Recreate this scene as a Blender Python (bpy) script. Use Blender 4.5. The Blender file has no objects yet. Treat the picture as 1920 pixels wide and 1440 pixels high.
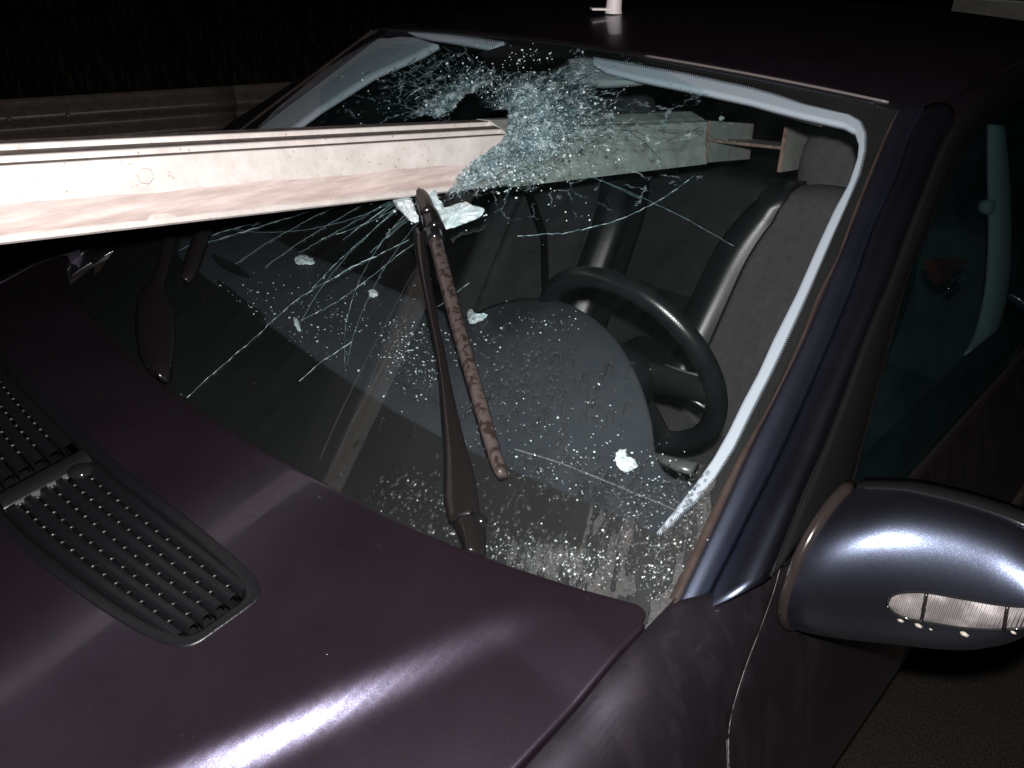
import bpy, math, random
import numpy as np
from math import sin, cos, pi, sqrt, exp
from mathutils import Matrix, Vector
rnd = random.Random(7)
nr = np.random.RandomState(11)
D2R = math.radians
sc = bpy.context.scene

# ------------------------------------------------------------------ camera
CAM = np.array([1.0998, -0.5477, 1.6128]); YAW, PIT, ROL, FPX = .7392, .505, .0254, 1556.6
_d = np.array([-sin(YAW)*cos(PIT), cos(YAW)*cos(PIT), -sin(PIT)])
_r = np.cross(_d, [0, 0, 1]); _r /= np.linalg.norm(_r); _u = np.cross(_r, _d)
CR = cos(ROL)*_r + sin(ROL)*_u; CU = -sin(ROL)*_r + cos(ROL)*_u; CD = _d
cd = bpy.data.cameras.new('camera'); cam = bpy.data.objects.new('camera', cd); sc.collection.objects.link(cam)
cam.matrix_world = Matrix(((CR[0], CU[0], -CD[0], CAM[0]), (CR[1], CU[1], -CD[1], CAM[1]), (CR[2], CU[2], -CD[2], CAM[2]), (0, 0, 0, 1)))
cd.sensor_width = 36; cd.lens = 36*FPX/1920; cd.clip_start = .02; cd.clip_end = 500
sc.camera = cam

# ------------------------------------------------------------------ night sky and the camera's flash
w = bpy.data.worlds.new('World'); sc.world = w; w.use_nodes = True
sky = w.node_tree.nodes.new('ShaderNodeTexSky'); sky.sky_type = 'NISHITA'; sky.sun_disc = False
sky.sun_elevation = D2R(-9); sky.sun_rotation = D2R(200)
bg = w.node_tree.nodes['Background']; bg.inputs['Strength'].default_value = .05
w.node_tree.links.new(sky.outputs[0], bg.inputs[0])
fl = bpy.data.lights.new('camera_flash', 'POINT'); fl.energy = 120; fl.shadow_soft_size = .012; fl.color = (1, .97, .95)
flo = bpy.data.objects.new('camera_flash', fl); sc.collection.objects.link(flo)
flo.location = tuple(CAM + CU*.055 + CR*.012 - CD*.01)
sc.view_settings.view_transform = 'Standard'; sc.view_settings.look = 'None'; sc.view_settings.exposure = 0; sc.view_settings.gamma = 1
sc.cycles.transparent_max_bounces = 28; sc.cycles.max_bounces = 8; sc.cycles.sample_clamp_indirect = 4

# ------------------------------------------------------------------ geometry of the camera: turns a photo pixel into a point on a surface
def ray(x, y): return (CD*FPX + CR*(x-960) + CU*(720-y))/FPX
def hit(px, py, f, t0=.35, t1=4.5):
    v = ray(px, py); ts = np.linspace(t0, t1, 160)
    X = CAM + ts[:, None]*v; g = f(X[:, 0], X[:, 1], X[:, 2])
    s = np.nonzero(g[:-1]*g[1:] <= 0)[0]
    if len(s) == 0: i = int(np.argmin(np.abs(g))); return X[i]
    i = s[0]; a, b = ts[i], ts[i+1]
    for _ in range(20):
        m = (a+b)/2; Xa = CAM+a*v; Xm = CAM+m*v
        if f(*Xa)*f(*Xm) <= 0: b = m
        else: a = m
    return CAM + (a+b)/2*v
def plane(px, py, p0, n):
    v = ray(px, py); n = np.array(n, float); return CAM + v*(((np.array(p0)-CAM)@n)/(v@n))
def ss(a, b, x):
    t = np.clip((x-a)/(b-a), 0, 1); return t*t*(3-2*t)

# car surfaces (x to the driver's side, -y forward)
def Wz(x, y, o=0.): return .963+.552*(y-.096+.10*(1-(x/.77)**2)) + o
def W(o=0.): return lambda x, y, z: z-Wz(x, y, o)
WN = np.array([0, -.552, 1.]); WN /= np.linalg.norm(WN)
def Hz(x, y):
    ax = np.abs(x); xr = .684+.34*y
    k = np.clip((-y-.01)/.07, 0, 1)
    bul = .010*np.exp(-((ax-.30)/.16)**2)*np.clip((-y)/.5, 0, 1)
    return .995-.035*(x/.77)**2+.13*y-.05*y*y - (.008+.040*np.clip(-y, 0, .5))*ss(-.028, .022, ax-xr)*k + bul
H = lambda x, y, z: z-Hz(x, y)
XE = .775
def ztop(y): return np.where(y < .09, Hz(XE, np.minimum(y, .09)), Hz(XE, .09))
def S(x, y, z): return (np.maximum(x-XE, 0)/.135)**2+((z-.6)/(ztop(y)-.6))**2-1
def sidept(y, ph):  # ph pi/2 = top .. 0 = widest .. negative = below
    zt = float(ztop(np.float64(y)))
    if ph >= 0: return np.array([XE+.135*cos(ph), y, .6+(zt-.6)*sin(ph)])
    return np.array([.91-.05*(ph/1.)**2, y, .6+.36*ph])

# ------------------------------------------------------------------ scene helpers
coll = sc.collection; OFF = {}
def props(o, label=None, cat=None, group=None, kind=None):
    if label: o['label'] = label
    if cat: o['category'] = cat
    if group: o['group'] = group
    if kind: o['kind'] = kind
    return o
def empty(name, loc, label, cat, group=None):
    o = bpy.data.objects.new(name, None); coll.objects.link(o); o.location = loc; o.empty_display_size = .1
    OFF[o.name] = np.array(loc, float); return props(o, label, cat, group)
def mk(name, V, F, m, parent=None, smooth=True, solid=0., mirror=False, bevel=0., sub=0):
    V = np.array(V, float)
    if mirror: V = V*np.array([-1, 1, 1]); F = [tuple(reversed(f)) for f in F]
    off = OFF[parent.name] if parent is not None else np.zeros(3)
    me = bpy.data.meshes.new(name); me.from_pydata((V-off).tolist(), [], [tuple(int(i) for i in f) for f in F]); me.validate(); me.update()
    if smooth: me.polygons.foreach_set('use_smooth', [True]*len(me.polygons))
    me.materials.append(m)
    o = bpy.data.objects.new(name, me); coll.objects.link(o)
    if parent is not None: o.parent = parent
    OFF[o.name] = off
    if solid:
        s = o.modifiers.new('solid', 'SOLIDIFY'); s.thickness = abs(solid); s.offset = -1 if solid > 0 else 1
    if bevel:
        b = o.modifiers.new('bevel', 'BEVEL'); b.width = bevel; b.segments = 3; b.limit_method = 'ANGLE'; b.angle_limit = D2R(40)
    if sub:
        s = o.modifiers.new('sub', 'SUBSURF'); s.levels = sub; s.render_levels = sub
    return o
def gridf(nu, nv, closed_u=False):
    F = []
    for j in range(nv-1):
        for i in range(nu if closed_u else nu-1):
            a = j*nu+i; b = j*nu+(i+1) % nu; F.append((a, b, b+nu, a+nu))
    return F
class B:   # mesh accumulator
    def __init__(s): s.V = []; s.F = []
    def add(s, V, F):
        k = len(s.V); s.V += [tuple(v) for v in V]; s.F += [tuple(i+k for i in f) for f in F]; return s
    def build(s, name, m, parent=None, **k): return mk(name, s.V, s.F, m, parent, **k)
    def box(s, c, h, ax=None):
        ax = np.eye(3) if ax is None else np.array(ax); c = np.array(c, float)
        V = [c+sx*h[0]*ax[0]+sy*h[1]*ax[1]+sz*h[2]*ax[2] for sz in (-1, 1) for sy in (-1, 1) for sx in (-1, 1)]
        return s.add(V, [(0, 2, 3, 1), (4, 5, 7, 6), (0, 1, 5, 4), (2, 6, 7, 3), (0, 4, 6, 2), (1, 3, 7, 5)])
    def tube(s, P, r, n=10, caps=True, flat=1., up=None):
        P = np.array(P, float); m = len(P); r = np.broadcast_to(r, (m,)).astype(float)
        T = np.gradient(P, axis=0); T /= np.linalg.norm(T, axis=1)[:, None]+1e-12
        ref = np.array([0, 0, 1.]) if up is None else np.array(up, float)
        if up is None and abs(T[0]@ref) > .95: ref = np.array([1., 0, 0])
        V = []
        for i in range(m):
            a = np.cross(T[i], ref); a /= np.linalg.norm(a)+1e-12; b = np.cross(a, T[i])
            for k in range(n):
                t = 2*pi*k/n; V.append(P[i]+r[i]*(cos(t)*a+sin(t)*b*flat))
        F = gridf(n, m, True)
        if caps: F += [tuple(range(n))[::-1], tuple(range((m-1)*n, m*n))]
        return s.add(V, F)
    def lathe(s, c, ax, prof, n=20):   # prof [(r,h)]
        ax = np.array(ax, float); ax /= np.linalg.norm(ax); a = np.cross(ax, [0.3, .9, .1]); a /= np.linalg.norm(a); b = np.cross(ax, a)
        V = [np.array(c)+ax*h+r_*(cos(2*pi*k/n)*a+sin(2*pi*k/n)*b) for r_, h in prof for k in range(n)]
        F = gridf(n, len(prof), True); F += [tuple(range(n))[::-1], tuple(range((len(prof)-1)*n, len(prof)*n))]
        return s.add(V, F)
def cr(P, n):   # smooth resample (Catmull-Rom by chord)
    P = np.array(P, float); m = len(P)
    if m == 2: return P[0]+(P[1]-P[0])*np.linspace(0, 1, n)[:, None]
    L = np.concatenate([[0], np.cumsum(np.linalg.norm(np.diff(P, axis=0), axis=1))])
    T = np.zeros_like(P); T[1:-1] = (P[2:]-P[:-2])/(L[2:]-L[:-2])[:, None]; T[0] = (P[1]-P[0])/L[1]; T[-1] = (P[-1]-P[-2])/(L[-1]-L[-2])
    out = []
    for s in np.linspace(0, L[-1], n):
        i = min(np.searchsorted(L, s, 'right')-1, m-2); h = L[i+1]-L[i]; t = (s-L[i])/h
        out.append((2*t**3-3*t*t+1)*P[i]+(t**3-2*t*t+t)*h*T[i]+(-2*t**3+3*t*t)*P[i+1]+(t**3-t*t)*h*T[i+1])
    return np.array(out)
def crp(P, n):  # resample matched lists by index parameter, linear-ish
    P = np.array(P, float); s = np.linspace(0, len(P)-1, n); return np.stack([np.interp(s, range(len(P)), P[:, k]) for k in range(P.shape[1])], 1)
def loft(A, Bc, nv, bulge=None):   # two 3D curves
    A = np.array(A); Bc = np.array(Bc); V = []
    for j in range(nv):
        t = j/(nv-1); R = A*(1-t)+Bc*t
        if bulge is not None: R = R+np.array(bulge)*4*t*(1-t)
        V += list(R)
    return V, gridf(len(A), nv)
def pxloft(A, Bc, nv, f):
    V = []; A = np.array(A, float); Bc = np.array(Bc, float)
    for j in range(nv):
        t = j/(nv-1); V += [hit(p[0], p[1], f) for p in A*(1-t)+Bc*t]
    return V, gridf(len(A), nv)
def strap(pts, f, th, n=30, crown=.3):   # pts (px,py,half width px): a solid strip lying over surface f
    P = cr(pts, n); T = np.gradient(P[:, :2], axis=0); T /= np.linalg.norm(T, axis=1)[:, None]; N = np.stack([-T[:, 1], T[:, 0]], 1)
    V = []
    for i in range(n):
        L = hit(*(P[i, :2]-N[i]*P[i, 2]), f); R = hit(*(P[i, :2]+N[i]*P[i, 2]), f); M = (L+R)/2; nn = WN
        wv = (R-L)/2
        V += [M-wv*1.0-nn*th, M-wv*1.0-nn*th*.25, M-wv*.8, M-wv*.3+nn*th*crown, M+wv*.3+nn*th*crown, M+wv*.8, M+wv-nn*th*.25, M+wv-nn*th]
    F = gridf(8, n, True); F += [tuple(range(8))[::-1], tuple(range((n-1)*8, n*8))]
    return V, F

# ------------------------------------------------------------------ materials
def nt(name):
    m = bpy.data.materials.new(name); m.use_nodes = True; t = m.node_tree; return m, t, t.nodes['Principled BSDF']
def N(t, typ, **k):
    n = t.nodes.new(typ)
    for a, v in k.items():
        if a in n.inputs: n.inputs[a].default_value = v
        else: setattr(n, a, v)
    return n
def coord(t, scale=(1, 1, 1), rot=(0, 0, 0)):
    c = t.nodes.new('ShaderNodeTexCoord'); mp = t.nodes.new('ShaderNodeMapping'); mp.inputs['Scale'].default_value = scale; mp.inputs['Rotation'].default_value = rot
    t.links.new(c.outputs['Object'], mp.inputs[0]); return mp.outputs[0]
def coordT(t, scale, rot):
    c = t.nodes.new('ShaderNodeTexCoord'); mp = t.nodes.new('ShaderNodeMapping'); mp.vector_type = 'TEXTURE'; mp.inputs['Scale'].default_value = scale; mp.inputs['Rotation'].default_value = rot
    t.links.new(c.outputs['Object'], mp.inputs[0]); return mp.outputs[0]
def ramp(t, src, stops):
    r = t.nodes.new('ShaderNodeValToRGB'); e = r.color_ramp.elements
    while len(e) < len(stops): e.new(.5)
    for i, (p, c) in enumerate(stops): e[i].position = p; e[i].color = (*c, 1) if len(c) == 3 else c
    t.links.new(src, r.inputs[0]); return r.outputs[0]
def pmat(name, base, rough=.5, metal=0., coat=0., spec=.5, var=None, vscale=8, bump=0., bscale=60, vstretch=(1, 1, 1)):
    m, t, b = nt(name); L = t.links.new
    b.inputs['Base Color'].default_value = (*base, 1); b.inputs['Roughness'].default_value = rough; b.inputs['Metallic'].default_value = metal
    b.inputs['Coat Weight'].default_value = coat; b.inputs['Coat Roughness'].default_value = .04; b.inputs['Specular IOR Level'].default_value = spec
    co = coord(t, vstretch)
    if var:
        n = N(t, 'ShaderNodeTexNoise', Scale=vscale, Detail=6., Roughness=.6); L(co, n.inputs['Vector'])
        L(ramp(t, n.outputs[0], [(.35, base), (.68, var)]), b.inputs['Base Color'])
    if bump:
        n2 = N(t, 'ShaderNodeTexNoise', Scale=bscale, Detail=4.); L(co, n2.inputs['Vector'])
        bp = N(t, 'ShaderNodeBump', Strength=min(1, bump), Distance=.002); L(n2.outputs[0], bp.inputs['Height']); L(bp.outputs[0], b.inputs['Normal'])
    return m
def paint(name, base, blue, rough=.42, rblue=.195, flake=.028, fac=.5, runs=False):
    m, t, b = nt(name); L = t.links.new; out = t.nodes['Material Output']
    co = coord(t); v = N(t, 'ShaderNodeTexVoronoi', Scale=2300.); L(co, v.inputs['Vector'])
    geo = t.nodes.new('ShaderNodeNewGeometry')
    s = N(t, 'ShaderNodeVectorMath', operation='SUBTRACT'); L(v.outputs['Color'], s.inputs[0]); s.inputs[1].default_value = (.5, .5, .5)
    k = N(t, 'ShaderNodeVectorMath', operation='SCALE'); L(s.outputs[0], k.inputs[0]); k.inputs['Scale'].default_value = flake*2
    a = N(t, 'ShaderNodeVectorMath', operation='ADD'); L(geo.outputs['Normal'], a.inputs[0]); L(k.outputs[0], a.inputs[1])
    n = N(t, 'ShaderNodeVectorMath', operation='NORMALIZE'); L(a.outputs[0], n.inputs[0])
    nz = N(t, 'ShaderNodeTexNoise', Scale=5., Detail=8., Roughness=.65); L(co, nz.inputs['Vector'])
    nw_ = N(t, 'ShaderNodeTexNoise', Scale=9., Detail=5.); L(co, nw_.inputs['Vector'])
    rr = t.nodes.new('ShaderNodeMapRange'); L(nw_.outputs[0], rr.inputs[0]); rr.inputs[1].default_value = .4; rr.inputs[2].default_value = .65; rr.inputs[3].default_value = .03; rr.inputs[4].default_value = .14
    b2 = t.nodes.new('ShaderNodeBsdfPrincipled')
    for q, c, ro in ((b, base, rough), (b2, blue, rblue)):
        q.inputs['Metallic'].default_value = .72 if q is b else 1.; q.inputs['Roughness'].default_value = ro; q.inputs['Specular IOR Level'].default_value = .2
        q.inputs['Coat Weight'].default_value = .5; q.inputs['Coat IOR'].default_value = 1.42
        L(n.outputs[0], q.inputs['Normal']); L(rr.outputs[0], q.inputs['Coat Roughness'])
        L(ramp(t, nz.outputs[0], [(.4, c), (.7, tuple(x*1.3+.003 for x in c))]), q.inputs['Base Color'])
    mi = N(t, 'ShaderNodeMixShader'); mi.inputs[0].default_value = fac
    if runs:   # rain runs: rougher, paler water tracks
        ns = N(t, 'ShaderNodeTexNoise', Scale=22., Detail=5., Distortion=.4); L(coord(t, (1.5, 1.5, .10)), ns.inputs['Vector'])
        mr = t.nodes.new('ShaderNodeMapRange'); L(ns.outputs[0], mr.inputs[0]); mr.inputs[1].default_value = .5; mr.inputs[2].default_value = .62; mr.inputs[3].default_value = rough; mr.inputs[4].default_value = rough+.07
        L(mr.outputs[0], b.inputs['Roughness'])
        m3 = t.nodes.new('ShaderNodeMapRange'); L(ns.outputs[0], m3.inputs[0]); m3.inputs[1].default_value = .5; m3.inputs[2].default_value = .60; m3.inputs[3].default_value = fac; m3.inputs[4].default_value = fac*.68
        L(m3.outputs[0], mi.inputs[0])
    L(b.outputs[0], mi.inputs[1]); L(b2.outputs[0], mi.inputs[2]); L(mi.outputs[0], out.inputs[0])
    return m
def glassmat(name, tint, film=.006, rough=.02, filmcol=(.6, .75, .75), fres=1.45, streak=True, gloss=1., f0=.016):
    m, t, b = nt(name); L = t.links.new; t.nodes.remove(b); out = t.nodes['Material Output']
    tr = N(t, 'ShaderNodeBsdfTransparent'); tr.inputs[0].default_value = (*tint, 1)
    gl = N(t, 'ShaderNodeBsdfGlossy', Roughness=rough); gl.inputs[0].default_value = (gloss, gloss, gloss, 1)
    df = N(t, 'ShaderNodeBsdfDiffuse'); df.inputs[0].default_value = (*filmcol, 1)
    lw = N(t, 'ShaderNodeLayerWeight', Blend=.5); pw_ = N(t, 'ShaderNodeMath', operation='POWER'); L(lw.outputs['Facing'], pw_.inputs[0]); pw_.inputs[1].default_value = 4.
    fr = N(t, 'ShaderNodeMath', operation='MULTIPLY_ADD'); L(pw_.outputs[0], fr.inputs[0]); fr.inputs[1].default_value = .9; fr.inputs[2].default_value = f0; fr.use_clamp = True
    m1 = N(t, 'ShaderNodeMixShader'); L(fr.outputs[0], m1.inputs[0]); L(tr.outputs[0], m1.inputs[1]); L(gl.outputs[0], m1.inputs[2])
    m2 = N(t, 'ShaderNodeMixShader'); m2.inputs[0].default_value = film; L(m1.outputs[0], m2.inputs[1]); L(df.outputs[0], m2.inputs[2])
    if streak:
        n = N(t, 'ShaderNodeTexNoise', Scale=14., Detail=6.); L(coord(t, (2.5, .6, .6), (0, 0, .25)), n.inputs['Vector'])
        mr = t.nodes.new('ShaderNodeMapRange'); L(n.outputs[0], mr.inputs[0]); mr.inputs[1].default_value = .35; mr.inputs[2].default_value = .75; mr.inputs[3].default_value = film*.7; mr.inputs[4].default_value = film*1.6
        L(mr.outputs[0], m2.inputs[0])
    L(m2.outputs[0], out.inputs[0]); return m
M = {}
M['paint'] = paint('aubergine_black_metallic_paint', (.047, .030, .043), (.092, .104, .155), .41, .29, .04, .42)
M['paint_side'] = paint('rain_streaked_dark_paint', (.034, .026, .032), (.080, .085, .115), .48, .34, runs=True)
M['paint_blue'] = paint('blue_black_metallic_paint', (.012, .011, .015), (.125, .148, .215), .6, .31, .04, fac=.6)
M['paint_pillar'] = paint('wet_pillar_sheen_paint', (.010, .008, .012), (.30, .36, .52), .6, .34, .04, fac=.6)  # much brighter blue than the body paint: pillar highlight put into the colour
M['black'] = pmat('satin_black_plastic', (.012, .012, .013), .38, bump=.25, bscale=300)
M['gloss'] = pmat('gloss_black_trim', (.010, .010, .011), .12)
M['rubber'] = pmat('wet_rubber', (.030, .021, .019), .3, var=(.05, .036, .032), vscale=30)
M['drub'] = pmat('dark_window_rubber', (.010, .008, .008), .35)
M['grille'] = pmat('black_hood_grille_plastic', (.006, .006, .0075), .36, bump=.3, bscale=200)
M['wiper'] = pmat('wet_wiper_metal', (.010, .0085, .0085), .25, spec=.6)
M['dash'] = pmat('dashboard_plastic', (.026, .031, .038), .5, bump=.5, bscale=500, var=(.033, .038, .045), vscale=20)
M['wheelr'] = pmat('steering_wheel_leather', (.006, .0075, .0085), .27, bump=.15, bscale=600)
M['leather'] = pmat('seat_bolster_leather', (.010, .011, .013), .34, bump=.08, bscale=220)
M['fabric'] = pmat('grey_seat_fabric', (.085, .082, .083), .95, spec=.1, bump=.8, bscale=420, var=(.066, .064, .066), vscale=60)
M['fabric2'] = pmat('dark_seat_fabric', (.034, .035, .037), .95, spec=.1, bump=.8, bscale=420, var=(.045, .046, .048), vscale=25)
M['carpet'] = pmat('black_carpet', (.006, .006, .006), .98, spec=.05)
M['trim'] = pmat('pale_grey_pillar_trim', (.355, .385, .44), .8, spec=.2, bump=.1, bscale=500)
M['headliner'] = pmat('grey_headliner_shade', (.012, .013, .015), .9, spec=.1)
M['silver'] = pmat('worn_silver_plastic', (.16, .17, .17), .3, metal=.5)
M['edge_glint'] = pmat('edge_highlight_silver', (.45, .42, .42), .2, metal=.6, coat=1.)  # pale silver that paints the highlight along the shut-line edges
M['edge_glint2'] = pmat('header_highlight_brown', (.13, .11, .11), .35, coat=1.)  # paler brown that paints the lit stretch of the header edge
M['chrome'] = pmat('chrome', (.6, .6, .6), .12, metal=1.)
M['white'] = pmat('white_plastic', (.75, .68, .68), .45)
M['red'] = pmat('window_reflection_red', (.07, .005, .005), .5)
M['asphalt'] = pmat('wet_asphalt', (.005, .0042, .0035), .5, var=(.045, .038, .031), vscale=230, bump=1., bscale=120)
M['earth'] = pmat('dark_earth', (.03, .027, .018), .95, var=(.05, .045, .025), vscale=6, bump=1., bscale=20)
M['grass'] = pmat('night_grass', (.035, .045, .018), .8, var=(.06, .06, .03), vscale=3)
M['pglass'] = glassmat('side_glass', (.42, .52, .52), film=.010, filmcol=(.25, .55, .6), rough=.03)
M['wglass'] = glassmat('windscreen_glass', (.94, .965, .965), film=.004)
M['drop'] = glassmat('water', (.9, .92, .92), film=.006, rough=.06, f0=.22, streak=False, filmcol=(.9, .9, .9))
M['drip'] = pmat('pale_water_drip', (.30, .26, .22), .1, coat=1., spec=.8)
M['lens'] = glassmat('indicator_clear_lens', (.97, .95, .95), film=.02, rough=.05, streak=False)
M['slab'] = pmat('broken_glass_chunk', (.45, .62, .65), .15, coat=1., var=(.75, .83, .86), vscale=60, bump=1., bscale=120)
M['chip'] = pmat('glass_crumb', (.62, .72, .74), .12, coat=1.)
M['crack'] = pmat('crack_glint', (.55, .72, .75), .15, coat=1.)
M['crackdim'] = pmat('crack_dull_teal', (.17, .27, .30), .25, coat=.6)
M['darkcrack'] = pmat('dark_crack', (.01, .012, .012), .4)
M['etch'] = pmat('etched_black_mark', (.006, .007, .008), .5)

# galvanised steel, weathered
def steel(name, c1, c2, rust, rfac, met=.15):
    m, t, b = nt(name); L = t.links.new; co = coord(t)
    b.inputs['Roughness'].default_value = .42; b.inputs['Metallic'].default_value = met
    n = N(t, 'ShaderNodeTexNoise', Scale=26., Detail=8., Roughness=.7); L(co, n.inputs['Vector'])
    base = ramp(t, n.outputs[0], [(.32, c1), (.66, c2)])
    n2 = N(t, 'ShaderNodeTexNoise', Scale=9., Detail=10., Roughness=.75); L(co, n2.inputs['Vector'])
    n3 = N(t, 'ShaderNodeTexVoronoi', Scale=75.); L(co, n3.inputs['Vector'])
    spots = ramp(t, n3.outputs['Distance'], [(.05, (1, 1, 1)), (.17, (0, 0, 0))])
    nm = N(t, 'ShaderNodeTexNoise', Scale=14.); L(co, nm.inputs['Vector'])
    spm = ramp(t, nm.outputs[0], [(.46, (0, 0, 0)), (.58, (1, 1, 1))])
    mu = N(t, 'ShaderNodeMath', operation='MULTIPLY'); L(spots, mu.inputs[0]); L(spm, mu.inputs[1])
    rm = ramp(t, n2.outputs[0], [(rfac+.03, (0, 0, 0)), (rfac+.12, (1, 1, 1))])
    mx = N(t, 'ShaderNodeMath', operation='MAXIMUM'); L(mu.outputs[0], mx.inputs[0]); L(rm, mx.inputs[1])
    mc = t.nodes.new('ShaderNodeMix'); mc.data_type = 'RGBA'; L(mx.outputs[0], mc.inputs[0]); L(base, mc.inputs[6]); mc.inputs[7].default_value = (*rust, 1)
    L(mc.outputs[2], b.inputs['Base Color'])
    bp = N(t, 'ShaderNodeBump', Strength=.5, Distance=.0015); L(n.outputs[0], bp.inputs['Height']); L(bp.outputs[0], b.inputs['Normal'])
    return m
M['galv'] = steel('galvanised_steel', (.64, .58, .55), (.84, .78, .75), (.42, .31, .24), .60, met=.22)
M['galv2'] = steel('old_galvanised_steel', (.36, .375, .345), (.60, .62, .575), (.13, .10, .07), .66)
M['galv3'] = steel('stub_galvanised_steel', (.58, .60, .56), (.78, .80, .76), (.25, .18, .13), .64)
M['band'] = pmat('brown_band_steel', (.44, .35, .325), .6, var=(.64, .54, .51), vscale=34, bump=.5, vstretch=(3, .35, 3))
M['darksteel'] = pmat('dark_channel_steel', (.06, .045, .042), .7, var=(.20, .16, .15), vscale=45, bump=.5)
M['rust'] = pmat('rusty_cut_edge', (.12, .07, .05), .8, var=(.26, .19, .16), vscale=60, bump=.6, bscale=200)
M['rail'] = steel('weathered_guardrail', (.12, .092, .08), (.20, .16, .14), (.04, .028, .02), .62)

# frit (black ceramic border) with dried run-off and wet patches near the bottom of the driver's side
def fritmat():
    m, t, b = nt('ceramic_frit_with_wet_dirt'); L = t.links.new
    b.inputs['Roughness'].default_value = .5; b.inputs['Specular IOR Level'].default_value = .3
    tc = t.nodes.new('ShaderNodeTexCoord'); sx = t.nodes.new('ShaderNodeSeparateXYZ'); L(tc.outputs['Object'], sx.inputs[0])
    n = N(t, 'ShaderNodeTexNoise', Scale=42., Detail=5., Roughness=.55, Distortion=.35); L(coordT(t, (1., 3.2, 3.2), (0, 0, D2R(29))), n.inputs['Vector'])
    my = t.nodes.new('ShaderNodeMapRange'); L(sx.outputs[1], my.inputs[0]); my.inputs[1].default_value = .30; my.inputs[2].default_value = .02; my.inputs[3].default_value = -.16; my.inputs[4].default_value = .06
    mx = t.nodes.new('ShaderNodeMapRange'); L(sx.outputs[0], mx.inputs[0]); mx.inputs[1].default_value = .45; mx.inputs[2].default_value = .68; mx.inputs[3].default_value = -.30; mx.inputs[4].default_value = .02
    a = N(t, 'ShaderNodeMath', operation='ADD'); L(n.outputs[0], a.inputs[0]); L(my.outputs[0], a.inputs[1])
    a2 = N(t, 'ShaderNodeMath', operation='ADD'); L(a.outputs[0], a2.inputs[0]); L(mx.outputs[0], a2.inputs[1])
    msk = ramp(t, a2.outputs[0], [(.50, (0, 0, 0)), (.515, (1, 1, 1))])
    n4 = N(t, 'ShaderNodeTexNoise', Scale=180., Detail=5.); L(coord(t), n4.inputs['Vector'])
    wet = ramp(t, n4.outputs[0], [(.35, (.030, .028, .028)), (.66, (.062, .057, .056))])
    mc = t.nodes.new('ShaderNodeMix'); mc.data_type = 'RGBA'; L(msk, mc.inputs[0]); L(wet, mc.inputs[7])
    m6 = t.nodes.new('ShaderNodeMix'); m6.data_type = 'RGBA'
    n5 = N(t, 'ShaderNodeTexNoise', Scale=5., Detail=5.); L(coord(t), n5.inputs['Vector'])
    L(ramp(t, n5.outputs[0], [(.3, (.0030, .0036, .0036)), (.7, (.0055, .006, .006))]), m6.inputs[6]); L(ramp(t, n5.outputs[0], [(.3, (.0065, .0065, .0063)), (.7, (.0115, .0112, .0106))]), m6.inputs[7])
    xf = t.nodes.new('ShaderNodeMapRange'); L(sx.outputs[0], xf.inputs[0]); xf.inputs[1].default_value = .1; xf.inputs[2].default_value = .55; L(xf.outputs[0], m6.inputs[0]); L(m6.outputs[2], mc.inputs[6])
    L(mc.outputs[2], b.inputs['Base Color'])
    bp = N(t, 'ShaderNodeBump', Strength=1., Distance=.003); L(msk, bp.inputs['Height']); L(bp.outputs[0], b.inputs['Normal'])
    return m
M['frit'] = fritmat()
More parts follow.
